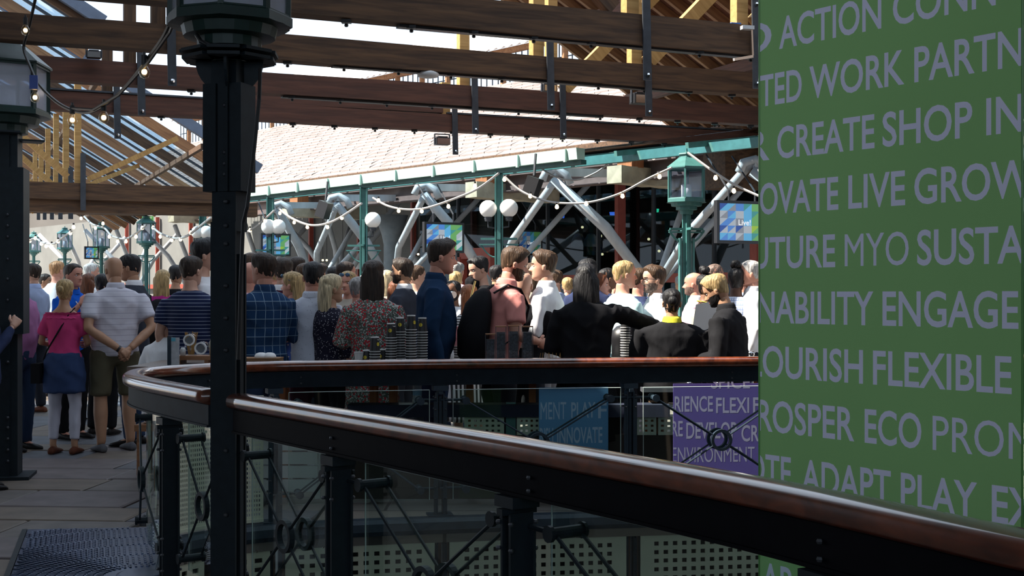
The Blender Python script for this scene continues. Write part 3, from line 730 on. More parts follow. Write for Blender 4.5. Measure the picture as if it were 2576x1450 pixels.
# teal canopy: gutter, posts, lattice, glazing
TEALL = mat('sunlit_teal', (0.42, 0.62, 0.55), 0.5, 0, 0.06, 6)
cn = thing('teal_canopy', 'teal canopy with long sunlit gutter in front of the slate roof', 'canopy')
TR_, TL_ = Hpx(1452, 0), Hpx(425, 0)
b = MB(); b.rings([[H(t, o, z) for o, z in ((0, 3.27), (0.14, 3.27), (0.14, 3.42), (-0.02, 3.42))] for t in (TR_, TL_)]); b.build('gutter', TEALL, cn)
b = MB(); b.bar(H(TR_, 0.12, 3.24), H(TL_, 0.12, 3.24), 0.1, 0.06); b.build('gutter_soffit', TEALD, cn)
t = TR_ + 0.2
while t < TL_: 
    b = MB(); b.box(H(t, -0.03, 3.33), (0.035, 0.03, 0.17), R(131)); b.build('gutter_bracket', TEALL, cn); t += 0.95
for o_, z_, w_, h_ in ((0.5, 3.30, 0.08, 0.12), (1.4, 3.42, 0.06, 0.09)):
    b = MB(); b.bar(H(TR_ - 3, o_, z_), H(TL_, o_, z_), w_, h_); b.build('lattice_beam', TEAL, cn)
t = TR_ - 3
while t < TL_:
    b = MB(); b.bar(H(t, 0.1, 3.3), H(t, 2.35, 3.62), 0.05, 0.07); b.build('rafter_bar', TEAL, cn); 
    g = MB(); g.add([H(t + .03, 0.2, 3.42), H(t + 1.17, 0.2, 3.42), H(t + 1.17, 2.3, 3.72), H(t + .03, 2.3, 3.72), H(t + .03, 0.2, 3.427), H(t + 1.17, 0.2, 3.427), H(t + 1.17, 2.3, 3.727), H(t + .03, 2.3, 3.727)], [(0, 1, 2, 3), (7, 6, 5, 4), (0, 4, 5, 1), (2, 6, 7, 3), (0, 3, 7, 4), (1, 5, 6, 2)]); g.build('canopy_pane', GLASSR, cn)
    t += 1.2
t = TR_ - 4.2; 
while t < TL_:
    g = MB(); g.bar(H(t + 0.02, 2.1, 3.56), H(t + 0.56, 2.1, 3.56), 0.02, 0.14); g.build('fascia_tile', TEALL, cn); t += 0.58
for i, px in enumerate((510, 680, 915, 1255)):
    t = thing('canopy_post', 'slender teal canopy post with globe lamps, %s' % ('behind the tall man in white', 'just right of the big lantern column', 'above the woman in the floral dress', 'nearest, above the man in the pink polo')[i], 'post', H(Hpx(px, 0.1), 0.1, 0), 0)
    b = MB(); b.box((0, 0, 1.6), (0.115, 0.02, 3.25)); b.box((-0.05, 0, 1.6), (0.02, 0.12, 3.25)); b.box((0.05, 0, 1.6), (0.02, 0.12, 3.25)); b.build('post_shaft', TEAL, t)
    b = MB(); b.box((0.0, 0, 1.35), (0.05, 0.16, 2.7)); b.build('post_rib', TEAL, t)
    b = MB(); b.box((0, 0, 2.28), (0.52, 0.05, 0.03)); b.box((0, 0, 2.20), (0.56, 0.06, 0.02)); b.box((0, 0, 2.28), (0.05, 0.52, 0.03)); b.build('cross_arm', TEAL, t)
    b = MB()
    for sx in (-1, 1): b.tube([(sx * (0.05 + 0.2 * (k / 5)), 0, 2.02 + 0.17 * (k / 5) ** 2) for k in range(6)], 0.012, 6)
    b.build('curved_bracket', TEAL, t)
for i, (px, py, r_, lab) in enumerate(((497, 585, 0.125, 'white globe lamp left of the leftmost teal post'), (519, 585, 0.13, 'white globe lamp right of the leftmost teal post'), (676, 571, 0.135, 'white globe lamp half behind the second teal post'),
        (700, 571, 0.135, 'white globe lamp right of the second teal post'), (938, 554, 0.13, 'single white globe lamp on the third teal post'), (1228, 526, 0.125, 'white globe lamp left of the nearest teal post'), (1280, 524, 0.13, 'white globe lamp right of the nearest teal post'))):
    base = (510, 510, 680, 680, 915, 1255, 1255)[i]; q = P(px, py, H(Hpx(base, 0.1), 0.1, 0).y - 0.05)
    t = thing('globe_lamp', lab, 'lamp', q, 0, 'white globe lamps on the canopy posts')
    b = MB(); b.ball((0, 0, 0), r_, 20); b.build('opal_globe', GLOBE, t, True)
    b = MB(); b.lathe([(0.045, -r_ - 0.05), (0.055, -r_ - 0.01), (0.05, -r_ + 0.02)], (0, 0, 0), 12); b.tube([(0, 0, -r_ - 0.05), (0, 0, -r_ - 0.13), (-(px - base) * q.y / F * 0.9, 0.02, -r_ - 0.15)], 0.012, 6); b.build('lamp_holder', STRAP, t)

# main brown beam under the eaves, bolsters, struts
eb = thing('eaves_beam', 'long brown steel beam under the canopy behind the string lights', 'beam')
b = MB(); b.bar(H(-9, 2.6, 3.36), H(14, 2.6, 3.36), 0.12, 0.28); b.bar(H(-9, 2.55, 3.23), H(14, 2.55, 3.23), 0.26, 0.025); b.bar(H(-9, 2.55, 3.5), H(14, 2.55, 3.5), 0.26, 0.025); b.build('steel_web', mat('brown_steel', (0.13, 0.085, 0.075), 0.6), eb)
for px, py, lab in ((1185, 478, 'weathered timber bolster above the middle of the string lights'), (1545, 440, 'weathered pale timber bolster left of the large teal lantern'), (715, 528, 'weathered timber bolster beside the second teal post'), (430, 545, 'weathered timber bolster at the left behind the lanterns')):
    t = thing('timber_bolster', lab, 'timber block')
    q = Hz(px, py, 1.9); a = q; c_ = q + gn * 1.9
    beam_obj('bolster_timber', a, c_, 0.30, 0.26, CONC, t, wob=0.02)
    b = MB(); b.box(q + gn * 0.35 + V(0, 0, 0.22), (0.26, 0.3, 0.2), R(41)); b.build('orange_packing', ORANGEW, t)
def strut(pts, r_, parent, name='strut'):
    b = MB(); b.tube(pts, r_, 10); return b.build(name, GREYST, parent, True)
NB = [(795, 640, 700, 530), (990, 690, 845, 512), (1240, 700, 1065, 487), (1645, 705, 1390, 450), (2300, 720, 1890, 430)]
for i, (bx, by, nx, ny) in enumerate(NB):
    t = thing('steel_tree_column', 'branching grey steel roof support %s' % ('left, behind the plaid shirt man', 'behind the women in the middle', 'its long white arm left of the pink polo man', 'with its long white arm above the blond man', 'at the right behind the screen')[i], 'column')
    Bq = H(Hpx(bx, 2.6), 2.6, 1.55); N_ = Hz(nx, ny, 1.2)
    N2 = H(Hpx(NB[i + 1][2], 1.2), 1.2, N_.z) if i + 1 < len(NB) else N_ + gd * -4.5
    mid = (Bq + N_) / 2 + V(0.02, 0, 0.12)
    strut([Bq, mid, N_], [0.075, 0.085, 0.075], t)
    m2 = Bq.lerp(N2, 0.55) + V(-0.18, 0, -0.1); strut([Bq, m2, N2 - V(0, 0, 0.05)], [0.055, 0.06, 0.055], t)
    k1 = Bq + gd * 0.9 + gn * 2.2; k2 = Bq - gd * 0.9 + gn * 2.0
    strut([Bq, V(k1.x, k1.y, 3.9)], 0.05, t); strut([Bq, V(k2.x, k2.y, 3.9)], 0.05, t)
    strut([(Bq.x, Bq.y, 0), Bq], 0.11, t, 'trunk')
    b = MB(); b.tube([N_ + V(-0.15, 0, -.02), N_ + V(-0.1, 0, 0.1), N_ + V(0.05, 0, 0.14), N_ + V(.2, 0, .06), N_ + V(.26, 0, -.08)], 0.06, 8); b.build('cast_node', GREYST, t, True)
    b = MB(); b.bar(N_ + V(0, 0, 0.1), N_ + gn * 1.3 + V(0, 0, 0.16), 0.12, 0.12); b.build('node_bracket', GREYST, t)
b = MB(); q = H(Hpx(985, 3.6), 3.6, 0); b.lathe([(0.16, 0), (0.16, 2.5), (0.2, 2.7), (0.34, 3.1)], q, 16); tag(b.build('round_column', mat('grey_render', (0.22, 0.24, 0.25), 0.6), None, True), 'thick round grey column behind the women in the middle', 'column')

# dark glazed shopfront behind
sf = struct(MB().build('wall_shopfront', DARKIN)) if False else None
b = MB(); 
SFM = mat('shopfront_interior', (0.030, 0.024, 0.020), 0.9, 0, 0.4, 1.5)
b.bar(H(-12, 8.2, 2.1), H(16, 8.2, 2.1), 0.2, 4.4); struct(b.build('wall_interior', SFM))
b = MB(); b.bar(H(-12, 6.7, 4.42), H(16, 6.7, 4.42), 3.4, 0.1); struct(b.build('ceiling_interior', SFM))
shop = thing('shopfront', 'dark glazed shopfront with red steel rail behind the crowd', 'shopfront')
t = -9.0; k = 0
while t < 9.2:
    g = MB(); g.bar(H(t + 0.05, 5.4, 2.1), H(t + 1.35, 5.4, 2.1), 0.01, 3.9); g.build('shop_pane', GLASSD, shop)
    m3 = MB(); m3.bar(H(t, 5.4, 0.0), H(t, 5.4, 4.1), 0.05, 0.08, UX); m3.build('mullion', BLACKPL, shop); t += 1.4; k += 1
rb_ = MB(); rb_.bar(H(Hpx(1905, 5.1) - 2, 5.1, 1.78), H(Hpx(1385, 5.1), 5.1, 1.78), 0.1, 0.16); rb_.build('red_rail', REDST, shop)
rb_ = MB(); rb_.bar(Hz(1560, 740, 5.2) * 1 - V(0, 0, 1.5), Hz(1560, 455, 5.2), 0.13, 0.16, UX); rb_.build('red_column', REDST, shop)
rb_ = MB(); rb_.bar(Hz(1905, 740, 5.0) - V(0, 0, 1.5), Hz(1905, 600, 5.0), 0.2, 0.16, UX); rb_.build('red_column', REDST, shop)
# warm lamps inside
for i, (px, py) in enumerate(sorted(((812, 655), (822, 655), (862, 658), (973, 655), (1040, 636), (1052, 640), (1465, 572), (1512, 594), (1632, 602), (1694, 602), (1658, 632), (1515, 640), (775, 573), (1070, 700)))):
    q = Hz(px, py, 6.0); b = MB(); b.ball((0, 0, 0), 0.028, 8); o = b.build('pendant_bulb', BULB, None, True); o.location = q
    tag(o, 'small warm lamp glowing inside the dark shop, %s from the left' % ORD[i], 'lamp', 'lamps inside the dark shop')
    b = MB(); b.tube([(0, 0, 0.02), (0, 0, 4.36 - q.z)], 0.006, 4); b.build('flex', CABLE, o)
for px, py, c_, lab in ((1650, 530, (0.05, 0.9, 0.45), 'green stage lamp glowing inside the dark shop'), (1413, 545, (0.05, 0.2, 1.0), 'blue stage lamp glowing inside the dark shop'), (1541, 538, (0.1, 0.25, 1.0), 'blue stage lamp glowing beside the red column')):
    b = MB(); q = Hz(px, py, 5.8); b.lathe([(0.05, -0.03), (0.06, 0.03)], (0, 0, 0), 10); o = b.build('stage_lamp', mat('lamp_%d' % px, c_, 0.4, emit=3.0)); o.location = q; tag(o, lab, 'lamp')
for px, py in ((1455, 605), (1487, 605), (905, 665), (1047, 660)):
    q = Hz(px, py, 5.9); b = MB(); b.lathe([(0.15, -0.12), (0.13, 0.02), (0.07, 0.12), (0.02, 0.14)], (0, 0, 0), 16); o = b.build('lamp_shade', PAPERW, None, True); o.location = q
    tag(o, {1455: 'white domed lamp shade left of a pair inside the shop', 1487: 'white domed lamp shade right of a pair inside the shop', 905: 'white lamp shade low behind the third teal post', 1047: 'white lamp shade low left of the middle screen'}[px], 'lamp')
# red door frame
t = thing('red_door_frame', 'red steel door frame with bolts behind the dark-haired man', 'door frame')
a0, a1 = Hz(1163, 700, 3.6), Hz(1240, 700, 3.6)
for a in (a0, a1):
    b = MB(); b.bar(V(a.x, a.y, 0), V(a.x, a.y, 2.2), 0.12, 0.16, UX); b.build('jamb', REDST, t)
b = MB(); b.bar(V(a0.x, a0.y, 2.26), V(a1.x, a1.y, 2.26), 0.14, 0.2); b.build('lintel', REDST, t)
b = MB(); b.bar(V(a0.x, a0.y, 1.1) + gn * .1, V(a1.x, a1.y, 1.1) + gn * .1, 0.04, 2.2); b.build('door_panel', mat('dark_red', (0.08, 0.02, 0.015), 0.6), t)
b = MB()
for z in (1.6, 1.72, 1.84, 2.0, 2.26): b.ball(a0 + V(0.0, -0.09, z - a0.z), 0.014, 6)
b.build('bolts', CHROME, t, kind='stuff')

# left distance: pale shopfront, red rail
b = MB(); 
PALE = mat('pale_render', (0.15, 0.15, 0.14), 0.8, 0, 0.15, 1.2)
b.bar(H(9.6, 8.0, 2.1), H(40, 8.0, 2.1), 0.2, 4.2); struct(b.build('wall_far_left', PALE))
ls = thing('left_shopfront', 'pale shop wall with red posts in the left distance', 'shopfront')
for k in range(9):
    tt = 10.2 + 2.4 * k
    m3 = MB(); m3.bar(H(tt, 7.8, 0), H(tt, 7.8, 4.1), 0.12, 0.12, UX); m3.build('red_post', REDST, ls)
m3 = MB(); m3.bar(H(9.6, 7.8, 1.75), H(38, 7.8, 1.75), 0.08, 0.14); m3.build('red_rail', REDST, ls)
for k in range(5):
    t = thing('steel_tree_column', 'branching grey steel roof support in the left distance, %s from the right' % ORD[k], 'column', group='distant steel roof supports')
    tt = 11.5 + 3.6 * k; Bq = H(tt, 4.8, 1.5)
    for dx, dz, og in ((1.2, 1.9, -1.0), (-1.0, 1.8, -1.0), (0.9, 1.8, 1.0), (-0.8, 1.8, 1.0)): strut([Bq, Bq + gd * dx * 0.5 + gn * og * .4 + V(0, 0, dz * .55), Bq + gd * dx + gn * og + V(0, 0, dz)], 0.06, t)
    strut([(Bq.x, Bq.y, 0), Bq], 0.11, t, 'trunk')
# far end wall of the concourse
b = MB(); b.bar((-40, 56, 3), (12, 56, 3), 0.3, 6.0); struct(b.build('wall_end', mat('end_wall', (0.30, 0.26, 0.22), 0.85, 0, 0.2, 0.6)))

# ---------------------------------------------------------------- text helper (flat print as thin mesh)
def text_local(body):
    cu = bpy.data.curves.new('lettering', 'FONT'); cu.body = body; cu.size = 1.0; cu.offset = 0.0 if 'M' in body else 0.015; cu.resolution_u = 4
    o = bpy.data.objects.new('lettering', cu); COL.objects.link(o)
    dg = bpy.context.evaluated_depsgraph_get(); me = bpy.data.meshes.new_from_object(o.evaluated_get(dg))
    bpy.data.objects.remove(o); bpy.data.curves.remove(cu)
    return me
def text_mesh(body, x0, x1, zb, cap, origin, xd, zd, nrm, m, parent, clip=None, name='lettering'):
    """place capitals so they span x0..x1 along xd with baseline zb and height cap; clip = (umin, umax)"""
    import bmesh
    me = text_local(body); bm = bmesh.new(); bm.from_mesh(me); bpy.data.meshes.remove(me)
    xs = [v.co.x for v in bm.verts]; ys = [v.co.y for v in bm.verts]
    a, b_ = min(xs), max(xs); H_ = 0.729 if body.upper() == body else max(ys)
    for v in bm.verts:
        v.co = Vector((x0 + (v.co.x - a) / (b_ - a) * (x1 - x0), zb + v.co.y / H_ * cap, 0))
    if clip:
        for co, no in ((clip[0], -1), (clip[1], 1)):
            bmesh.ops.bisect_plane(bm, geom=bm.verts[:] + bm.edges[:] + bm.faces[:], dist=1e-5, plane_co=(co, 0, 0), plane_no=(no, 0, 0), clear_outer=True)
    for v in bm.verts: v.co = Vector(origin) + Vector(xd) * v.co.x + Vector(zd) * v.co.y + Vector(nrm) * 0.0
    me2 = bpy.data.meshes.new(name); bm.to_mesh(me2); bm.free(); me2.materials.append(m)
    o = bpy.data.objects.new(name, me2); COL.objects.link(o)
    if parent is not None: o.parent = parent
    return o

def banner(name_lab, A, B, z0, z1, th, m, group=None):
    """upright printed sheet from plan point A (left) to B (right)"""
    t = thing('banner', name_lab, 'banner', group=group)
    A, B = Vector((A[0], A[1], 0)), Vector((B[0], B[1], 0)); xd = (B - A).normalized(); nr = Vector((xd.y, -xd.x, 0))
    b = MB(); b.bar((A + B) / 2 + nr * -th / 2 + V(0, 0, z0), (A + B) / 2 + nr * -th / 2 + V(0, 0, z1), (B - A).length, th, nr); b.build('banner_sheet', m, t)
    return t, A, xd, nr, (B - A).length
GREENB = mat('green_print', (0.28, 0.55, 0.22), 0.32, 0, 0.04, 1.0, coat=0.5)
LILAC = mat('lilac_print', (0.72, 0.76, 0.97), 0.35, 0, 0.02, 1.0, coat=0.4)
gA, gB = (0.933, 4.80), (1.575, 3.925)
gt = thing('banner', 'tall green banner printed with lilac words at the right of the photo', 'banner')
gO = V(gA[0], gA[1], 0); gx = (V(gB[0], gB[1], 0) - gO).normalized(); gnr = V(gx.y, -gx.x, 0); gW = (V(gB[0], gB[1], 0) - gO).length
def gu(px):   # distance along the banner seen at picture column px
    q = (px - 1288.0) / F; return (q * gO.y - gO.x) / (gx.x - q * gx.y)
rowsG = [("D", 1862, 1941, 1), ("ACTION", 1960, 2217, 1), ("CONN", 2246, 2505, 1), ("TED", 1912, 2017, 2), ("WORK", 2036, 2275, 2), ("PARTN", 2300, 2573, 2), ("R", 1878, 1936, 3), ("CREATE", 1955, 2200, 3), ("SHOP", 2220, 2446, 3), ("IN", 2481, 2572, 3),
         ("OVATE", 1911, 2109, 4), ("LIVE", 2134, 2277, 4), ("GROW", 2300, 2600, 4), ("UTURE", 1893, 2101, 5), ("MYO", 2125, 2286, 5), ("SUSTA", 2307, 2580, 5), ("NABILITY", 1906, 2197, 6), ("ENGAGE", 2220, 2562, 6),
         ("LOURISH", 1888, 2171, 7), ("FLEXIBLE", 2196, 2545, 7), ("ROSPER", 1906, 2149, 8), ("ECO", 2175, 2318, 8), ("PROM", 2346, 2605, 8), ("OTE", 1880, 1990, 9), ("ADAPT", 2017, 2241, 9), ("PLAY", 2266, 2458, 9), ("EX", 2495, 2612, 9),
         ("SPACE", 1840, 2030, 10), ("SE", 2130, 2200, 10), ("CRE", 2235, 2350, 10), ("LAB", 1892, 1995, 11)]
WORDS = []
for w_, a, b_, r_ in rowsG:
    zb = 1.394 - (r_ - 6) * 0.2035
    WORDS.append((w_, gu(a), gu(b_), zb))
def inset_banner():
    """one sheet cut along the letter outlines: green ground and lilac letters lie in the same plane"""
    import bmesh
    from mathutils.bvhtree import BVHTree
    verts, edges, tv, tf = [], [], [], []
    for w_, a, b_, zb in WORDS:
        o = text_mesh(w_, a, b_, zb, 0.120, (0, 0, 0), V(1, 0, 0), V(0, 1, 0), V(0, 0, 0), LILAC, None, (0.0005, gW - 0.0005))
        me = o.data; bm = bmesh.new(); bm.from_mesh(me); bmesh.ops.remove_doubles(bm, verts=bm.verts[:], dist=1e-5)
        n = len(tv); bm.verts.ensure_lookup_table(); tv += [v.co.copy() for v in bm.verts]; tf += [tuple(v.index + n for v in f.verts) for f in bm.faces]
        idx = {}
        for e in bm.edges:
            if len(e.link_faces) == 1:
                for v in e.verts:
                    if v.index not in idx: idx[v.index] = len(verts); verts.append(Vector((v.co.x, v.co.y)))
                edges.append((idx[e.verts[0].index], idx[e.verts[1].index]))
        bm.free(); bpy.data.objects.remove(o); bpy.data.meshes.remove(me)
    n = len(verts); z0, z1 = -1.2, 3.4; NZ = 40
    rect = [Vector((0, z0)), Vector((gW, z0)), Vector((gW, z1)), Vector((0, z1))]
    verts += rect; edges += [(n, n + 1), (n + 1, n + 2), (n + 2, n + 3), (n + 3, n)]
    ov, oe, of, _, _, _ = geometry.delaunay_2d_cdt(verts, edges, [], 1, 1e-6)
    tree = BVHTree.FromPolygons(tv, tf)
    mbs = [MB(), MB()]; pts = [gO + gx * v.x + V(0, 0, v.y) for v in ov]
    fs = [[], []]
    for f in of:
        c = sum((ov[i] for i in f), Vector((0, 0))) / len(f); hit = tree.ray_cast(Vector((c.x, c.y, 1)), Vector((0, 0, -1)))[0] is not None
        fs[1 if hit else 0].append(tuple(f))
    for k, nm, m in ((0, 'banner_sheet', GREENB), (1, 'lettering', LILAC)):
        mbs[k].add(pts, fs[k]); o = mbs[k].build(nm, m, gt)
        bm = bmesh.new(); bm.from_mesh(o.data); bmesh.ops.delete(bm, geom=[v for v in bm.verts if not v.link_faces], context='VERTS'); bm.to_mesh(o.data); bm.free()
    e = MB()
    for u in (0.0, gW): e.bar(gO + gx * u + V(0, 0, z0), gO + gx * u + V(0, 0, z1), 0.006, 0.006)
    e.build('hem', GREENB, gt)
def translucent(m, f):
    nt = m.node_tree; out = [n for n in nt.nodes if n.type == 'OUTPUT_MATERIAL'][0]; b = nt.nodes['Principled BSDF']
    tr = nt.nodes.new('ShaderNodeBsdfTranslucent'); mx = nt.nodes.new('ShaderNodeMixShader'); mx.inputs[0].default_value = f
    src = b.inputs['Base Color'].links[0].from_socket; nt.links.new(src, tr.inputs[0])
    nt.links.new(b.outputs[0], mx.inputs[1]); nt.links.new(tr.outputs[0], mx.inputs[2]); nt.links.new(mx.outputs[0], out.inputs[0])
translucent(GREENB, 0.6); translucent(LILAC, 0.6)
inset_banner()
BLUEB = mat('blue_print', (0.10, 0.26, 0.48), 0.5, 0, 0.05, 1.5)
PURPB = mat('purple_print', (0.13, 0.09, 0.36), 0.5, 0, 0.05, 1.5)
PALEL = mat('pale_print', (0.42, 0.50, 0.66), 0.5, 0, 0.02, 1.5)
PALEP = mat('pale_purple_print', (0.45, 0.40, 0.62), 0.5, 0, 0.02, 1.5)
def flatb(lab, px0, px1, Y, z0, z1, m, words, lm):
    a, c = P(px0, HY, Y), P(px1, HY, Y + 0.06)
    t, O, xd, nr, W = banner(lab, a.xy, c.xy, z0, z1, 0.006, m)
    for w_, xa, xb, py, cap in words:
        text_mesh(w_, (P(xa, HY, Y).x - a.x), (P(xb, HY, Y).x - a.x), EYE - (py - HY) * Y / F, cap * Y / F, O + nr * 0.0003, xd, V(0, 0, 1), nr, lm, t, (0.0, W))
flatb('blue banner with pale words hanging behind the far glass in the middle', 1356, 1530, 9.08, EYE - 402 * 9.08 / F, EYE - 236 * 9.08 / F, BLUEB,
      [("NMENT", 1340, 1425, 1056, 46), ("PLAY", 1438, 1500, 1052, 40), ("FI", 1507, 1540, 1054, 40), ("RISH", 1358, 1392, 1114, 38), ("INNOVATE", 1402, 1518, 1116, 41)], PALEL)
flatb('purple banner with pale words hanging behind the far glass left of the green banner', 1694, 1960, 9.12, EYE - 480 * 9.12 / F, EYE - 226 * 9.12 / F, PURPB,
      [("SPICE", 1790, 1890, 978, 34), ("RIENCE", 1697, 1795, 1036, 40), ("FLEXI", 1803, 1888, 1040, 40), ("F", 1898, 1915, 1040, 40), ("RE", 1690, 1718, 1098, 40), ("DEVELOP", 1727, 1856, 1104, 42), ("CREATE", 1868, 1990, 1112, 42), ("ENVIRONMENT", 1690, 1902, 1164, 40)], PALEP)

# ---------------------------------------------------------------- screens
TRIC = [(0.45, 0.50, 0.55), (0.25, 0.27, 0.31), (0.08, 0.25, 0.65), (0.02, 0.08, 0.35), (0.12, 0.45, 0.75), (0.05, 0.30, 0.28), (0.15, 0.42, 0.12), (0.35, 0.55, 0.04), (0.55, 0.62, 0.62)]
def screen(lab, px0, py0, px1, py1, Y, dY, words, dim=1.0):
    a, b_ = P(px0, py0, Y), P(px1, py0, Y + dY); Ym = Y
    z1, z0 = a.z, EYE - (py1 - HY) * Y / F
    A, B = Vector((a.x, a.y, 0)), Vector((b_.x, b_.y, 0)); xd = (B - A).normalized(); nr = Vector((xd.y, -xd.x, 0)); W = (B - A).length; Hh = z1 - z0
    t = thing('television_screen', lab, 'screen', (0, 0, 0))
    c = (A + B) / 2
    f = MB(); f.bar(c + V(0, 0, z0), c + V(0, 0, z1), W, 0.07, nr)
    f.build('screen_casing', BLACKPL, t)
    bw = 0.035
    ms = [mat('tri_%d_%d' % (i, int(dim * 10)), k, 0.3, 0, 0.0, 1, emit=0.38 * dim) for i, k in enumerate(TRIC)]
    s = MB(); nx, nz = 6, 5; O = A + nr * 0.037
    rr_ = random.Random(5)
    for i in range(nx):
        for j in range(nz):
            x0, x1 = bw + (W - 2 * bw) * i / nx, bw + (W - 2 * bw) * (i + 1) / nx; y0, y1 = z0 + bw + (Hh - 2 * bw) * j / nz, z0 + bw + (Hh - 2 * bw) * (j + 1) / nz
            q = [O + xd * x0 + V(0, 0, y0), O + xd * x1 + V(0, 0, y0), O + xd * x1 + V(0, 0, y1), O + xd * x0 + V(0, 0, y1)]
            pool = [0, 0, 1, 2, 2, 4, 4, 3] if i < 3 else ([2, 4, 0, 5, 4] if i == 3 else [5, 6, 6, 7, 8, 0, 5])
            s.add(q, [(0, 1, 2)], rr_.choice(pool)); s.add(q, [(0, 2, 3)], rr_.choice(pool))
    spo = s.build('screen_picture', ms, t)
    if words: text_mesh('Live!', W * 0.40, W * 0.63, z0 + Hh * 0.43, Hh * 0.13, O + nr * 0.002, xd, V(0, 0, 1), nr, mat('screen_white', (0.8, 0.8, 0.8), 0.4, emit=0.7), spo)
    h = MB()
    for u in (0.25, 0.75): h.tube([A + xd * W * u + V(0, 0, z1), A + xd * W * u + V(0, 0, z1 + 0.12), A + xd * W * u - nr * 0.5 + V(0, 0, z1 + 0.6)], 0.012, 6)
    h.build('hanging_bracket', STRAP, t)
screen('middle hanging screen with coloured triangles and the word Live!', 1065, 558, 1165, 635, 18.6, 0.35, True)
screen('right hand hanging screen with coloured triangles and the word Live!', 1800, 504, 1932, 612, 15.2, 0.3, True)
screen('left hanging screen with coloured triangles behind the second teal post', 655, 587, 730, 644, 23.6, 0.3, False, 0.8)
screen('dim far screen with coloured triangles inside the dark shop', 1300, 578, 1362, 642, 24.0, 0.3, True, 0.15)
screen('small blue screen in the left distance between the small lantern posts', 212, 620, 248, 652, 33.0, 0.2, False, 0.8)

# ---------------------------------------------------------------- string lights
def festoon(lab, pts, bulbs, Ys, rad, wire=WHITECAB, group=None, r_=0.026, extra=None):
    t = thing('string_lights', lab, 'string lights', group=group)
    n = len(pts)
    def Yat(px):
        f = (px - pts[0][0]) / (pts[-1][0] - pts[0][0]); return Ys[0] + (Ys[1] - Ys[0]) * f
    k3 = [P(px, py, Yat(px)) for px, py in pts]; sm = []
    for i in range(n - 1):
        p0, p1, p2, p3 = k3[max(0, i - 1)], k3[i], k3[i + 1], k3[min(n - 1, i + 2)]
        for j in range(6):
            u = j / 6; sm.append(0.5 * ((2 * p1) + (p2 - p0) * u + (2 * p0 - 5 * p1 + 4 * p2 - p3) * u * u + (3 * p1 - p0 - 3 * p2 + p3) * u ** 3))
    sm.append(k3[-1])
    c = MB(); c.tube(sm, rad, 6); c.build('cable', wire, t)
    for px, py in bulbs:
        q = P(px, py, Yat(px)); near = min(sm, key=lambda s_: (s_.x - q.x) ** 2 + (s_.y - q.y) ** 2)
        b = MB(); b.lathe([(r_ * 0.2, -r_ * 1.05), (r_ * 0.75, -r_ * 0.75), (r_, -r_ * 0.1), (r_ * 0.8, r_ * 0.6), (r_ * 0.5, r_ * 1.15), (r_ * 0.45, r_ * 1.3)], q, 10); b.build('bulb', BULB, t, True)
        s = MB(); s.tube([q + V(0, 0, r_ * 1.2), q + V(0, 0, r_ * 2.2)], r_ * 0.55, 8)
        if near.z > q.z + r_ * 2.4: s.tube([q + V(0, 0, r_ * 2.1), near], r_ * 0.2, 5)
        s.build('bulb_holder', BLACKPL, t)
    return t
festoon('string of lit bulbs between the second and third teal posts', [(700, 524), (735, 550), (785, 567), (840, 556), (910, 512)], [(704, 537), (740, 560), (773, 572), (824, 572), (860, 549)], (20.5, 18.5), 0.018)
festoon('string of lit bulbs between the third and the nearest teal post', [(938, 498), (975, 518), (1020, 527), (1070, 524), (1130, 505), (1200, 476), (1255, 436)], [(952, 505), (1003, 531), (1061, 532), (1128, 520), (1195, 468)], (18.3, 16.5), 0.016)
festoon('string of lit bulbs from the nearest teal post to the large lantern', [(1268, 443), (1310, 480), (1370, 505), (1430, 512), (1490, 508), (1560, 487), (1630, 450), (1690, 422)], [(1269, 452), (1334, 494), (1401, 521), (1475, 513), (1566, 494), (1659, 445)], (16.3, 15.2), 0.015)
festoon('string of lit bulbs right of the large lantern', [(1730, 384), (1790, 428), (1850, 466), (1925, 500)], [(1846, 481), (1800, 448)], (15.0, 14.4), 0.015)
festoon('loose looped cable with one bulb high left of the large lantern', [(1352, 418), (1400, 446), (1450, 453), (1500, 434), (1532, 410)], [(1644, 397)], (17.5, 17.0), 0.013)
festoon('string of lit bulbs just left of the big lantern column', [(385, 572), (404, 588), (440, 600), (470, 594), (500, 572), (540, 540)], [(385, 573), (403, 596), (432, 605), (454, 603), (480, 586), (537, 570)], (26, 22), 0.022, r_=0.034)
festoon('string of lit bulbs over the small lanterns at the left', [(212, 545), (232, 564), (262, 574), (282, 594), (315, 601), (345, 586), (368, 566)], [(204, 550), (240, 574), (259, 563), (275, 596), (296, 608), (317, 608), (342, 596), (358, 574)], (33, 28), 0.024, r_=0.04)
festoon('farthest string of lit bulbs beyond the small lanterns', [(42, 612), (60, 618), (85, 600), (110, 612), (135, 614), (160, 596), (180, 582)], [(53, 624), (65, 619), (75, 607), (89, 600), (104, 614), (116, 620), (130, 618), (146, 608), (177, 587), (185, 572)], (40, 34), 0.028, r_=0.05)
festoon('string of lit bulbs right of the big lantern column by the plaid shirt man', [(620, 585), (650, 566), (690, 530)], [(629, 580), (667, 556)], (21.5, 20.6), 0.018, r_=0.03)
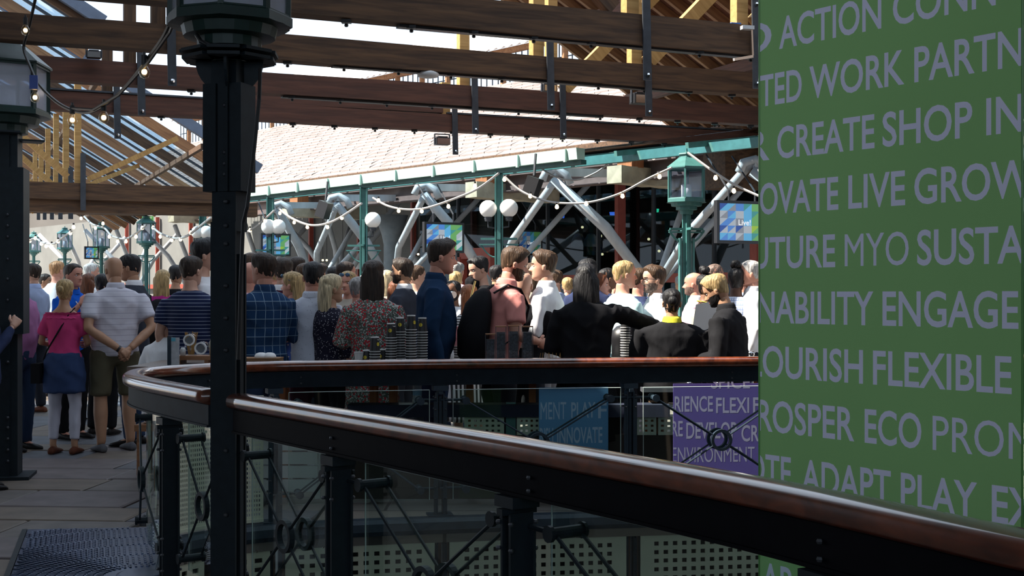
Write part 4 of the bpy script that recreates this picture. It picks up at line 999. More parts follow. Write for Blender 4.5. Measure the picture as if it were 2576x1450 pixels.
# near string, clear glass bulbs
ns = festoon('dark cable with five clear lit bulbs hanging from the near lantern at upper left', [(442, 15), (415, 85), (370, 150), (310, 225), (250, 272), (205, 283), (150, 262), (100, 215), (75, 165), (60, 118), (75, 60), (95, -30)], [], (6.2, 8.8), 0.011, CABLE)
c = MB(); c.tube([P(452, 20, 6.0), P(428, 80, 6.3), P(375, 155, 6.6), P(300, 238, 7.1), P(235, 276, 7.5), P(180, 272, 7.8)], 0.009, 6); c.build('second_cable', CABLE, ns)
for px, py, Y in ((363, 182, 6.7), (261, 297, 7.4), (182, 303, 7.8), (88, 246, 8.4), (64, 77, 8.8)):
    q = P(px, py, Y); r_ = 0.030
    b = MB(); b.lathe([(r_ * 0.15, -r_ * 1.1), (r_ * 0.7, -r_ * 0.85), (r_, -r_ * 0.15), (r_ * 0.88, r_ * 0.5), (r_ * 0.5, r_ * 1.2), (r_ * 0.42, r_ * 1.5)], q, 14); b.build('bulb_glass', BULBG, ns, True)
    b = MB(); b.ball(q + V(0, 0, 0.002), r_ * 0.52, 10); b.build('glowing_filament', BULB, ns, True)
    b = MB(); b.tube([q + V(0, 0, r_ * 1.3), q + V(0, 0, r_ * 3.0)], 0.016, 10); b.tube([q + V(0, 0, r_ * 3), q + V(0.0, 0, r_ * 3.6)], 0.008, 6); b.build('bulb_holder', CABLE, ns)
b = MB(); b.box(P(85, 208, 8.3), (0.05, 0.05, 0.09), 0.3); tag(b.build('cable_connector', mat('blue_plastic', (0.02, 0.06, 0.3), 0.4)), 'blue cable connector on the dark festoon cable beside the left lantern', 'connector')
b = MB(); b.tube([P(655, 172, 5.55), P(652, 250, 5.5), P(641, 360, 5.5), P(632, 440, 5.48), P(622, 520, 5.48), P(612, 560, 5.5), P(606, 700, 5.52), P(600, 905, 5.55)], 0.0085, 8); tag(b.build('power_cable', CABLE), 'black power cable hanging down the near lantern column', 'cable')
b = MB(); b.tube([P(495, 88, 5.6), P(505, 104, 5.55), P(525, 112, 5.55), P(552, 117, 5.6)], 0.010, 8); tag(b.build('power_cable', CABLE), 'short black cable looping into the near column under its lantern', 'cable')

# flood lights, loudspeakers and fittings on the trusses
def flood(lab, px, py, Y, w):
    k = Y / F * w; t = thing('flood_light', lab, 'flood light', P(px, py, Y), R(20))
    b = MB(); b.box((0, 0, 0), (k, k * 0.7, k * 0.5)); b.box((0, 0, k * 0.28), (k * .7, k * .5, k * .12)); b.build('lamp_body', BLACKPL, t)
    b = MB(); b.box((0, -k * 0.36, -k * 0.03), (k * 0.9, 0.01, k * 0.42)); b.build('lamp_glass', CHROME, t)
    b = MB()
    for s_ in (-1, 1): b.box((s_ * k * 0.54, 0, k * 0.15), (0.012, k * 0.15, k * 0.7))
    b.box((0, 0, k * 0.5), (k * 1.1, k * 0.15, 0.012)); b.build('yoke', STRAP, t)
    return t
flood('floodlight hanging under the fourth truss above the slate roof', 1112, 356, 15.4, 36)
flood('floodlight on top of the third truss near its middle', 1380, 222, 13.5, 34)
flood('pair of floodlights clamped at the right under the second truss', 1612, 250, 13.4, 48)
flood('small dark floodlight on the third truss at upper left', 236, 138, 11.9, 34)
flood('small dark floodlight above the exit lantern in the left hall', 490, 520, 23.5, 26)
def speaker(lab, px, py, Y):
    t = thing('loudspeaker', lab, 'loudspeaker', P(px, py, Y), R(-25)); b = MB(); b.frame((0, 0, 0), V(0.085, 0, -0.03), V(0, 0.08, 0.0), V(0.045, 0, 0.12)); b.build('speaker_box', BLACKPL, t)
    b = MB(); b.tube([(0, 0.05, 0.15), (0, 0.1, 0.45)], 0.02, 6); b.build('mount_arm', STRAP, t)
speaker('black loudspeaker hanging left of the long white strut', 1340, 470, 17.0)
speaker('black loudspeaker hanging above the women in the middle', 815, 528, 20.0)
b = MB(); q = P(1077, 187, 11.45); b.lathe([(0.08, 0.024), (0.10, 0.0), (0.088, -0.024), (0.03, -0.036)], q, 20); tag(b.build('ceiling_sensor', WHITEP, None, True), 'round white fitting under the second truss', 'light fitting')
t = thing('beam_clamp', 'white metal clamp bracket on the right end of the nearest truss', 'bracket')
b = MB(); b.bar(P(1890, 66, 10.5), P(1893, 140, 10.5), 0.016, 0.016, UV_); b.build('clamp_bar', CHROME, t)
b = MB(); b.bar(P(1846, 150, 10.4), P(1893, 142, 10.5), 0.022, 0.022); b.build('clamp_arm', CHROME, t)
b = MB(); b.box(P(1880, 70, 10.5), (0.10, 0.06, 0.03), 0.3); b.build('clamp_head', WHITEP, t)
b = MB(); b.box(P(1848, 64, 10.6), (0.09, 0.06, 0.035), 0.3); tag(b.build('cable_coupler', mat('blue_coupler', (0.03, 0.15, 0.5), 0.4)), 'blue cable coupler lying on the nearest truss at the right', 'connector')
t = thing('exit_sign', 'green exit sign above the nearest small lantern post', 'sign', P(372, 550, 30)); b = MB(); b.box((0, 0, 0), (0.26, 0.04, 0.11)); b.build('sign_box', mat('exit_green', (0.15, 0.5, 0.12), 0.5, emit=0.5), t)
text_mesh('EXIT', -0.11, 0.11, -0.03, 0.065, (0, -0.023, 0), V(1, 0, 0), V(0, 0, 1), V(0, -1, 0), mat('exit_white', (0.8, 0.85, 0.7), 0.5, emit=0.6), t)

# ---------------------------------------------------------------- counter behind the far rail and the things on it
YT = 9.30     # depth of the bar table
ZT = 0.985
bt = thing('bar_table', 'long dark bar table behind the far rail carrying cups and jars', 'table')
def xat(px, Y): return (px - 1288.0) * Y / F
def tbl(parent, xa, xb, y0, y1, z, m, th=0.04, name='table_top'):
    b = MB(); b.box(((xa + xb) / 2, (y0 + y1) / 2, z - th / 2), (xb - xa, y1 - y0, th)); return b.build(name, m, parent)
tbl(bt, xat(690, YT), xat(1425, YT), 9.06, 9.56, ZT, mat('dark_table_top', (0.03, 0.03, 0.035), 0.5, 0, 0.2, 4))
tbl(bt, xat(1440, 9.85), xat(1905, 9.85), 9.68, 10.2, ZT, MATS['dark_table_top'])
for px in (706, 935, 985, 1180, 1340, 1450, 1640, 1890):
    for yy in ((9.39, 9.52) if px < 1430 else (9.72, 10.15)):
        b = MB(); b.bar((xat(px, YT if px < 1430 else 9.8), yy, 0), (xat(px, YT if px < 1430 else 9.8), yy, ZT - 0.04), 0.05, 0.05, (0, 1, 0)); b.build('table_leg', ORANGEW, bt)
sc_ = thing('service_counter', 'low counter with a navy cloth top and cream perforated front behind the far glass', 'counter')
xa, xb = xat(880, 9.3), xat(1680, 9.3)
b = MB(); b.box(((xa + xb) / 2, 9.27, 0.655), (xb - xa, 0.20, 0.09)); b.build('navy_cloth', NAVYCL, sc_)
b = MB(); b.box((xat(1375, 9.36), 9.30, 0.24), (xat(1905, 9.30) - xat(845, 9.30), 0.06, 0.47)); b.build('counter_base', mat('dark_brown_base', (0.035, 0.022, 0.018), 0.7), sc_)
for a, c in ((905, 970), (1168, 1268), (1300, 1388), (1600, 1650), (1655, 1692)):
    s = MB(); X0, X1 = xat(a, 9.26), xat(c, 9.26)
    perf(lambda u, v, d: V(X0 + (X1 - X0) * u, 9.235 + d, 0.475 + 0.135 * v), max(2, int((X1 - X0) / 0.042)), 3, 0.45, 0.01, s, 0, 0.06, 0.1); s.build('perforated_panel', CREAM, sc_)
b = MB(); b.box((xat(1285, 9.27), 9.27, 0.36), (0.07, 0.05, 0.7)); b.build('teal_leg', TEAL, sc_)
b = MB(); b.lathe([(0.030, 0), (0.032, 0.01), (0.032, 0.06), (0.030, 0.07), (0.032, 0.08), (0.032, 0.14), (0.026, 0.165), (0.012, 0.185), (0.012, 0.195)], (0, 0, 0), 16); wb_ = thing('water_bottle', 'clear plastic water bottle with blue label on the navy counter', 'bottle', (xat(1050, 9.27), 9.25, 0.704)); b.build('bottle_body', glassmat('bottle_plastic', (0.85, 0.92, 0.97), 0.7), wb_, True)
b = MB(); b.lathe([(0.0335, 0.06), (0.0335, 0.105)], (0, 0, 0), 16); b.build('label', mat('bottle_label', (0.25, 0.5, 0.75), 0.5), wb_)
b = MB(); b.lathe([(0.015, 0.193), (0.015, 0.212)], (0, 0, 0), 12); b.build('bottle_cap', PAPERW, wb_)
b = MB(); b.box((xat(1040, 9.27), 9.25, 0.7035), (0.21, 0.12, 0.006), 0.1); tag(b.build('paper_sheet', PAPERW), 'white paper sheet under the water bottle', 'paper')

CUPB = mat('black_paper_cup', (0.014, 0.014, 0.016), 0.5, 0, 0.1, 5)
CUPR = mat('cup_rim', (0.75, 0.74, 0.72), 0.5, 0, 0.03, 5)
YEL = mat('yellow_logo', (0.62, 0.47, 0.02), 0.5, 0, 0.03, 5)
def cup_inv(name='paper_cup', logo=None, m=CUPB):
    """upside-down paper cup, open rim at z=0, base up"""
    b = MB(); b.lathe([(0.0385, 0.004), (0.030, 0.100)], (0, 0, 0), 20); 
    b.lathe([(0.0415, 0.0), (0.0415, 0.0045), (0.039, 0.0045)], (0, 0, 0), 20, 1); b.lathe([(0.0305, 0.100), (0.0305, 0.108), (0.028, 0.108)], (0, 0, 0), 20, 1)
    if logo is not None:
        c, s_ = math.cos(logo), math.sin(logo); vs = []
        for k in range(14):
            a = 2 * math.pi * k / 14; dx, dz = 0.0135 * math.cos(a), 0.0135 * math.sin(a); z = 0.055 + dz; rr__ = 0.0385 + (0.030 - 0.0385) * (z - .004) / .096 + 0.0006; ph = logo + dx / rr__
            vs.append((rr__ * math.sin(ph), -rr__ * math.cos(ph), z))
        b.add(vs, [tuple(range(14))], 2)
    return b.build(name, [m, CUPR, YEL])
CUPS = {}
def stack(px, ytop, ybot, Y, lab, logo, top_lab):
    zb = ZT; x = xat(px, Y); ztop = EYE - (ytop - HY) * Y / F; n = max(1, int(round((ztop - zb - 0.108) / 0.0195)) + 1)
    key = ('n', None)
    for i in range(n):
        last = i == n - 1; key = round(logo, 2) if last else None
        if key not in CUPS: o = cup_inv(logo=key); CUPS[key] = o
        else: o = CUPS[key].copy(); COL.objects.link(o)
        o.location = (x + rnd.uniform(-.0012, .0012), Y, zb + i * 0.0195)
        tag(o, top_lab if last else lab.replace('black paper cup nested', 'black paper cup ' + ORD[min(i, 15)] + ' from the bottom'), 'cup', 'black paper cups stacked on the bar table')
for a in ((943, 847, 898, 9.20, 'black paper cup nested in the short stack at the left', 0.9, 'top black cup of the short stack left of the tall stacks'),
          (984, 812, 898, 9.25, 'black paper cup nested in the leftmost of the four tall stacks', -0.1, 'top black cup of the leftmost tall stack'),
          (1006, 798, 898, 9.37, 'black paper cup nested in the second of the four tall stacks', 0.1, 'top black cup of the second tall stack from the left'),
          (1034, 790, 898, 9.25, 'black paper cup nested in the third and tallest stack', 0.9, 'top black cup of the third and tallest stack'),
          (1062, 799, 898, 9.33, 'black paper cup nested in the rightmost of the four tall stacks', -0.3, 'top black cup of the rightmost tall stack beside the navy shirt man'),
          (1574, 789, 898, 9.85, 'black paper cup nested in the stack right of the black blazer', 0.4, 'top black cup of the stack right of the black blazer'),
          (1597, 812, 898, 9.78, 'black paper cup nested in the stack left of the bun', 0.4, 'top black cup of the stack left of the staff member with the bun')): stack(*a)
for px, Y, lg, lab in ((923, 9.25, -0.3, 'single black paper cup with yellow logo beside the white cup'), (964, 9.4, -0.6, 'single black paper cup half hidden between two stacks')):
    o = cup_inv(logo=lg); o.location = (xat(px, Y), Y, ZT); tag(o, lab, 'cup')
b = MB(); b.lathe([(0.028, 0), (0.038, 0.088), (0.040, 0.09), (0.040, 0.094), (0.036, 0.094), (0.027, 0.006)], (xat(904, 9.25), 9.25, ZT), 18); tag(b.build('paper_cup', CUPR), 'white paper cup standing left of the black cups', 'cup')
# jar tray
tr_ = thing('wooden_tray', 'wooden tray under the framed jars on the bar table', 'tray', (xat(1293, 9.25), 9.25, ZT)); b = MB(); b.box((0, 0, 0.02), (0.39, 0.16, 0.04)); b.build('tray_body', TRAYW, tr_)
DKC = mat('dark_sweets', (0.05, 0.055, 0.07), 0.5, 0, 0.6, 60, bump=0.5)
for px, yt, w, lab in ((1234, 841, 26, 'shortest framed glass jar of dark sweets at the left of the tray'), (1260, 822, 27, 'framed glass jar of dark sweets, second from the left on the tray'), (1292, 820, 28, 'framed glass jar of dark sweets, tallest in the middle of the tray'), (1327, 822, 28, 'framed glass jar of dark sweets at the right end of the tray')):
    Y = 9.25; x = xat(px, Y); ztop = EYE - (yt - HY) * Y / F; z0 = ZT + (0.04 if px > 1240 else 0.0); h = ztop - z0; ww = w * Y / F
    t = thing('glass_jar', lab, 'jar', (x, Y, z0)); b = MB(); b.box((0, 0, h * 0.42), (ww * 0.8, ww * 0.8, h * 0.82)); b.build('dark_contents', DKC, t)
    b = MB(); b.box((0, 0, h / 2), (ww * 0.9, ww * 0.9, h * 0.98)); b.build('glass_body', JARG, t)
    f = MB()
    for sx in (-1, 1):
        for sy in (-1, 1): f.box((sx * ww * 0.48, sy * ww * 0.48, h / 2), (0.004, 0.004, h))
    f.build('wire_frame', STRAP, t)
    f = MB(); f.box((0, 0, h), (ww, ww, 0.008)); f.build('lid', TRAYW, t)
PINKF = mat('fruit_salad', (0.45, 0.12, 0.08), 0.4, 0, 0.6, 50)
for i, (px, w) in enumerate(((1138, 34), (1182, 28), (1207, 26), (1232, 24), (800, 20), (838, 22), (866, 22))):
    Y = 9.22; r_ = w * Y / F / 2; t = thing('fruit_tub', 'clear tub of cut fruit on the bar table, ' + ('largest, beside the navy shirt man', 'left of three small tubs', 'middle of three small tubs', 'rightmost of three small tubs', 'farthest left of the white cup', 'second left of the white cup', 'nearest the white cup')[i], 'tub', (xat(px, Y), Y, ZT))
    b = MB(); b.lathe([(r_ * 0.8, 0.004), (r_ * 0.9, 0.014), (r_ * 0.5, 0.022)], (0, 0, 0), 14); b.build('cut_fruit', PINKF, t, True)
    b = MB(); b.lathe([(r_ * 0.85, 0.0), (r_, 0.024), (r_ * 1.02, 0.026)], (0, 0, 0), 14); b.build('tub_shell', JARG, t)
for i in range(9):
    px = 1356 + i * 7.0; Y = 9.25 + 0.05 * (i % 2); t = thing('dessert_shot', 'small glass dessert with a stick, %s from the left beside the black blazer woman' % ORD[i], 'dessert', (xat(px, Y), Y, ZT), group='small desserts with sticks')
    b = MB(); b.lathe([(0.012, 0), (0.017, 0.035), (0.010, 0.04)], (0, 0, 0), 10); b.build('dessert_cup', mat('cream_dessert', (0.75, 0.66, 0.5), 0.4, 0, 0.4, 50), t)
    b = MB(); b.tube([(0, 0, 0.02), (rnd.uniform(-.01, .02), 0, 0.085)], 0.0016, 5); b.build('stick', PINE, t)
# wicker basket with bowls
wk = thing('wicker_basket', 'wicker basket holding white bowls right of the lantern column', 'basket', (xat(655, 9.25), 9.25, ZT - 0.02))
WICK = wood('wicker', (0.20, 0.10, 0.045), (0.34, 0.18, 0.08), 0.7, axis=0, scale=8)
for z in range(6): b = MB(); b.box((0, 0, 0.008 + z * 0.012), (0.30 + 0.004 * (z % 2), 0.20, 0.010)); b.build('wicker_course', WICK, wk)
tbl(bt, xat(560, YT), xat(700, YT), 9.10, 9.5, ZT - 0.02, TRAYW, 0.03, 'side_shelf')
for px, py, lab in ((657, 874, 'white upturned bowl at the left in the wicker basket'), (678, 877, 'white upturned bowl at the right in the wicker basket')):
    b = MB(); b.lathe([(0.05, 0), (0.048, 0.015), (0.036, 0.032), (0.015, 0.038)], (xat(px, 9.22), 9.22, ZT + 0.052), 18); tag(b.build('bowl', PAPERW, None, True), lab, 'bowl')
# left table with jars
lt = thing('left_table', 'dark table at the left behind the bend of the handrail', 'table'); YL = 9.3
tbl(lt, xat(350, YL), xat(545, YL), 9.0, 9.9, 0.985, mat('brown_table_top', (0.13, 0.085, 0.06), 0.45, 0, 0.2, 4), 0.03)
for px in (362, 535):
    b = MB(); b.bar((xat(px, YL), 9.7, 0), (xat(px, YL), 9.7, 0.955), 0.06, 0.06, (0, 1, 0)); b.build('table_leg', ORANGEW, lt)
b = MB(); b.box((xat(488, 9.4), 9.42, 1.03), (0.32, 0.2, 0.03)); b.box((xat(455, 9.4), 9.42, 1.0), (0.03, 0.18, 0.03)); b.box((xat(525, 9.4), 9.42, 1.0), (0.03, 0.18, 0.03)); tag(b.build('wooden_stand', TRAYW), 'low wooden stand carrying the jars on the left table', 'stand')
t = thing('menu_holder', 'upright white menu card in a holder on the left table', 'menu', (xat(437, 9.2), 9.2, 0.985)); b = MB(); b.frame((0.012, 0, 0.10), V(0.032, -0.01, 0), V(0, 0.001, 0), V(0, 0, 0.10)); b.build('menu_card', mat('menu_print', (0.55, 0.58, 0.62), 0.5, 0, 0.15, 30), t); b = MB(); b.frame((-0.03, 0.01, 0.105), V(0.013, 0.02, 0), V(0.001, 0, 0), V(0, 0, 0.105)); b.build('menu_side', DKSTEEL2, t)
b = MB(); b.box((-0.002, -0.003, 0.185), (0.03, 0.002, 0.025), 0); b.build('blue_print', mat('menu_blue', (0.1, 0.45, 0.6), 0.5), t)
t = thing('stick_jar', 'glass jar full of wooden stirring sticks on the left table', 'jar', (xat(481, 9.42), 9.42, 1.046)); b = MB(); b.lathe([(0.045, 0), (0.048, 0.01), (0.048, 0.08), (0.035, 0.10), (0.038, 0.115)], (0, 0, 0), 16); jgo = b.build('jar_glass', JARG, t, True)
for k in range(16):
    b = MB(); a = rnd.uniform(0, 6.28); b.bar((0.018 * math.cos(a), 0.018 * math.sin(a), 0.005), (0.045 * math.cos(a), 0.03 * math.sin(a), 0.165 + rnd.uniform(-.01, .01)), 0.007, 0.002, (0, 1, 0)); b.build('wooden_stick', PINE, jgo)
for px, py, r_, lab in ((476, 856, 0.042, 'round glass jar lid tilted up on the left of the wooden stand'), (505, 877, 0.045, 'glass clip jar lying with its lid facing out on the wooden stand')):
    t = thing('clip_jar', lab, 'jar', P(px, py, 9.28)); b = MB(); b.disc_cyl((0, 0, 0), (0.0, 0.08, 0.01), r_, 18); b.build('jar_glass', JARG, t, True)
    b = MB(); rs = []
    for rad, dep in ((r_, -0.012), (r_, 0.002), (r_ * .75, 0.002), (r_ * .75, -0.012), (r_, -0.012)): rs.append([V(math.cos(2 * math.pi * k / 20) * rad, dep, math.sin(2 * math.pi * k / 20) * rad) for k in range(20)])
    b.rings(rs, True, False); b.build('lid_rim', PAPERW, t); b = MB(); b.disc_cyl((0, -0.003, 0), (0, 0.004, 0), r_ * 0.6, 18); b.build('lid_centre', mat('lid_dark', (0.12, 0.13, 0.14), 0.4), t)
b = MB(); b.lathe([(0.03, 0), (0.03, 0.10), (0.015, 0.13), (0.015, 0.16)], (xat(537, 9.4), 9.4, 1.046), 14); tag(b.build('syrup_bottle', mat('pale_syrup', (0.45, 0.40, 0.28), 0.3), None, True), 'pale syrup bottle at the right of the wooden stand', 'bottle')
b = MB(); b.lathe([(0.02, 0), (0.02, 0.045), (0.012, 0.06)], (xat(460, 9.35), 9.35, 1.046), 12); tag(b.build('salt_shaker', WHITEP, None, True), 'small white shaker left of the stick jar', 'shaker')
# right end items
t = thing('coffee_machine', 'small black domed coffee urn behind the black blazer woman', 'coffee machine', (xat(1570, 10.02), 10.02, ZT)); b = MB(); b.lathe([(0.10, 0), (0.10, 0.12), (0.115, 0.16), (0.10, 0.22), (0.06, 0.26), (0.01, 0.275)], (0, 0, 0), 18); b.build('urn_body', BLACKPL, t, True)
b = MB(); b.box((0, -0.10, 0.1), (0.03, 0.05, 0.03)); b.build('tap', CHROME, t)
t = thing('cork_grinder', 'polished metal grinder on the far rail end by the green banner', 'grinder', (xat(1889, 9.8), 9.8, ZT)); b = MB(); b.lathe([(0.026, 0), (0.03, 0.015), (0.018, 0.03), (0.03, 0.045), (0.032, 0.06), (0.02, 0.072)], (0, 0, 0), 16); b.build('grinder_body', CHROME, t, True)
for i, (px, w, h) in enumerate(((1735, 22, 14), (1760, 16, 18), (1782, 14, 20), (1808, 18, 14), (1832, 16, 17), (1880, 34, 26))):
    Y = 9.32; k = Y / F; b = MB(); b.lathe([(w * k * .4, 0), (w * k * .5, h * k * .8), (w * k * .45, h * k)], (xat(px, Y), Y, 0.815), 14)
    tag(b.build('metal_pot' if i in (0, 3, 5) else 'drinking_glass', CHROME if i in (0, 3, 5) else JARG, None, True), 'small tableware on the lower shelf at the right, ' + ('leftmost metal pot', 'glass next to the leftmost pot', 'third piece from the left, a glass', 'metal pot in the middle', 'glass right of the middle pot', 'big metal jug by the green banner')[i], 'pot' if i in (0, 3, 5) else 'glass')
b = MB(); b.box((xat(1790, 9.4), 9.32, 0.80), (xat(1980, 9.4) - xat(1620, 9.4), 0.14, 0.03)); tag(b.build('lower_shelf', mat('shelf_grey', (0.08, 0.085, 0.1), 0.4)), 'grey lower shelf with pots above the purple banner', 'shelf')
# white slatted crate far through the glass
cr_ = thing('slatted_crate', 'white painted slatted crate seen through the near glass', 'crate')
for k in range(5):
    b = MB(); b.box((xat(715, 9.3), 9.3, 0.10 + k * 0.10), (xat(800, 9.3) - xat(630, 9.3), 0.03, 0.088)); b.build('crate_slat', WHITEP, cr_)
for px in (632, 798): b = MB(); b.box((xat(px, 9.3), 9.33, 0.28), (0.04, 0.04, 0.56)); b.build('corner_post', WHITEP, cr_)

# ================================================================ people
JOBS = []
def skinm(k):
    c = {'fair': (0.56, 0.32, 0.23), 'pink': (0.58, 0.28, 0.20), 'tan': (0.42, 0.23, 0.14), 'brown': (0.20, 0.095, 0.055), 'dark': (0.085, 0.040, 0.025)}[k]
    return mat('skin_' + k, c, 0.5, 0, 0.06, 14, spec=0.35), mat('lips_' + k, (c[0] * .75, c[1] * .45, c[2] * .5), 0.45, 0, 0.05, 10)
HAIRC = {'black': (0.010, 0.009, 0.010), 'darkbrown': (0.030, 0.018, 0.012), 'brown': (0.07, 0.038, 0.020), 'auburn': (0.14, 0.045, 0.018), 'red': (0.30, 0.11, 0.045), 'blonde': (0.40, 0.27, 0.12), 'lightblonde': (0.52, 0.42, 0.26),
         'ginger': (0.42, 0.22, 0.10), 'grey': (0.26, 0.25, 0.24), 'white': (0.48, 0.46, 0.44), 'stubble': (0.16, 0.11, 0.09)}
def hairm(k): return mat('hair_' + k, HAIRC[k], 0.5, 0, 0.6, 90, bump=0.8, stretch=(1, 1, 0.10), spec=0.35)
def cloth(name, c, rough=0.9, var=0.08): return mat('cloth_' + name, c, rough, 0, var, 11, bump=0.6, spec=0.08, stretch=(1, 1, 0.45))

ZH = np.array([0, .012, .03, .05, .075, .10, .118, .135, .16, .185, .205, .222, .232, .2355])
FH = np.array([.066, .085, .092, .090, .090, .090, .087, .095, .096, .088, .072, .046, .018, 0.])
BH = np.array([.005, .035, .058, .075, .088, .095, .098, .100, .102, .097, .083, .058, .028, 0.])
WH = np.array([.024, .040, .053, .060, .066, .072, .0745, .0755, .076, .073, .063, .044, .020, 0.])
def head_xy(z, ph, fem):
    f, b, w = np.interp(z, ZH, FH), np.interp(z, ZH, BH), np.interp(z, ZH, WH)
    if fem: w = w * (0.95 if z > .08 else 0.90)
    s, c = math.sin(ph), math.cos(ph)
    x = w * math.copysign(abs(s) ** 0.92, s); y = (f if c > 0 else b) * math.copysign(abs(c) ** 0.92, c)
    if c > 0.2:
        g = lambda u, m, sd: math.exp(-((u - m) / sd) ** 2)
        nx = g(x, 0, .0115 if z < .095 else .009)
        y += nx * (0.024 * g(z, .083, .010) + 0.016 * g(z, .097, .014) + 0.009 * g(z, .113, .016))
        y += 0.006 * (g(x, .013, .007) + g(x, -.013, .007)) * g(z, .080, .007)
        y -= 0.011 * (g(x, .031, .014) + g(x, -.031, .014)) * g(z, .118, .011)
        y += 0.004 * g(abs(x), .03, .022) * g(z, .137, .007)
        y += 0.0055 * g(x, 0, .022) * (g(z, .058, .0045) + 1.1 * g(z, .047, .005)) - 0.004 * g(x, 0, .024) * g(z, .0525, .0022)
        y += 0.006 * g(x, 0, .02) * g(z, .018, .012)
    return x, y
NU, NV = 44, 40
def head_mesh(fem, beard, bald):
    mb = MB(); zs = [0.2355 * (1 - math.cos(math.pi * (0.02 + 0.98 * i / NV))) / 2 for i in range(NV + 1)]
    zs = [0.2355 * (0.5 * (i / NV) + 0.5 * (1 - math.cos(math.pi * i / NV)) / 2) for i in range(NV + 1)]; zs[0] = 0.0; zs[-1] = 0.2352
    rs = [[V(*head_xy(z, 2 * math.pi * k / NU, fem), z) for k in range(NU)] for z in zs]
    n = NU; vs = [p for r in rs for p in r]; fs = []; ms = []
    for i in range(NV):
        for j in range(n):
            k = (j + 1) % n; fs.append((i * n + k, i * n + j, (i + 1) * n + j, (i + 1) * n + k))
            c = (vs[i * n + j] + vs[(i + 1) * n + k]) / 2; m = 0
            if c.y > 0.05 and abs(c.x) < 0.023 and 0.0445 < c.z < 0.0615: m = 1
            elif c.y > 0.05 and 0.013 < abs(c.x) < 0.047 and 0.1335 < c.z < 0.1415: m = 2
            elif beard and c.z < 0.088 and c.y > -0.01 and not (abs(c.x) < 0.02 and c.z > .07) and not (c.z > 0.065 and abs(c.x) < 0.048 and c.y > 0.05 and c.z > .078): m = 3
            ms.append(m)
    base = len(mb.v); mb.v.extend([tuple(v) for v in vs]); mb.f.extend(fs); mb.m.extend(ms)
    mb.add([tuple(rs[0][k]) for k in range(n)], [tuple(range(n))], 0); mb.add([tuple(rs[-1][k]) for k in range(n)], [tuple(range(n - 1, -1, -1))], 0)
    for s in (-1, 1):
        W = 0.0765 * (0.95 if fem else 1)
        mb.ball((s * W, -0.006, 0.104), 1.0, 10, (0.009, 0.017, 0.031)); mb.ball((s * (W + .004), -0.010, 0.112), 1.0, 8, (0.007, 0.014, 0.018))
    return mb
HL = {'short': ([0, 30, 50, 65, 80, 95, 120, 180], [.190, .190, .172, .140, .118, .085, .062, .045]),
      'receding': ([0, 30, 50, 65, 80, 95, 120, 180], [.205, .215, .200, .150, .120, .085, .062, .048]),
      'crown': ([0, 50, 65, 80, 95, 120, 180], [.3, .3, .150, .120, .088, .065, .05]),
      'long': ([0, 30, 50, 65, 80, 95, 120, 180], [.196, .190, .165, .125, .085, .05, .03, .02])}
def hair_mesh(style, fem, thick, quiff=0.0, seed=0):
    mb = MB(); A, B = HL[style]; NVh = 26; rs = []; rr_ = random.Random(seed)
    ph_ = [rr_.uniform(0, 6.28) for _ in range(6)]
    for i in range(NVh + 1):
        u = i / NVh; row = []
        for k in range(48):
            ph = 2 * math.pi * k / 48; d = abs((math.degrees(ph) + 180) % 360 - 180); hl = np.interp(d, A, B)
            if hl > .232: hl = .2345
            z0 = hl - 0.010; zt = 0.2350; z = z0 + (zt - z0) * (u ** 0.8)
            x, y = head_xy(z, ph, fem); L = math.hypot(x, y) + 1e-6
            e = min(1.0, max(0.0, (z - hl) / 0.020)); top = np.interp(z, [.10, .20], [0.15, 1.0]); fr = max(0, math.cos(ph)) ** 2 * np.interp(z, [.17, .20], [0, 1])
            o = -0.004 + e * (thick * top + 0.004 + quiff * fr)
            o += e * (0.0022 * math.sin(7 * ph + ph_[0] + 30 * z) + 0.0014 * math.sin(15 * ph + ph_[1] - 60 * z) + (0.0012 if k % 2 else -0.0012) * math.sin(11 * ph + 90 * z + ph_[2])) * (.5 + top)
            f = (1 - (z / 0.236) ** 8) ** .5
            zz = z + e * (thick * top + quiff * 0.7 * fr) * max(0, (z - .15) / .085)
            row.append(V(x + x / L * o * (0.35 + .65 * f), y + y / L * o * (0.35 + .65 * f), zz))
        rs.append(row)
    n = 48; vs = [p for r in rs for p in r]; fs = []
    for i in range(NVh):
        for j in range(n): k = (j + 1) % n; fs.append((i * n + k, i * n + j, (i + 1) * n + j, (i + 1) * n + k))
    fs.append(tuple(NVh * n + j for j in range(n - 1, -1, -1)))
    mb.add(vs, fs); return mb
def curtain(L, w0=0.088, w1=0.085, d0=0.066, yoff=-0.045, taper=1.0, seed=0, spread=0.0):
    """long hair falling behind and beside the head"""
    mb = MB(); rs = []; rr_ = random.Random(seed); a_ = rr_.uniform(0, 6)
    for i in range(15):
        u = i / 14; z = 0.205 - (0.205 + L) * u
        w = (0.05 + (w0 - .05) * min(1, u * 5)) if u < .2 else w0 + (w1 - w0) * (u - .2) / .8
        w *= (1 - (1 - taper) * max(0, u - .6) / .4); d = d0 * (1 - 0.45 * u); y = yoff - 0.022 * math.sin(min(1, u * 1.6) * math.pi / 2) 
        row = []
        for k in range(28):
            t = 2 * math.pi * k / 28; wv = 1 + 0.05 * math.sin(7 * t + a_ + 5 * u) + 0.03 * math.sin(13 * t - 9 * u)
            row.append(V(w * math.sin(t) * wv, y + d * math.cos(t) * wv, z))
        rs.append(row)
    mb.rings([list(reversed(r)) for r in rs]); return mb

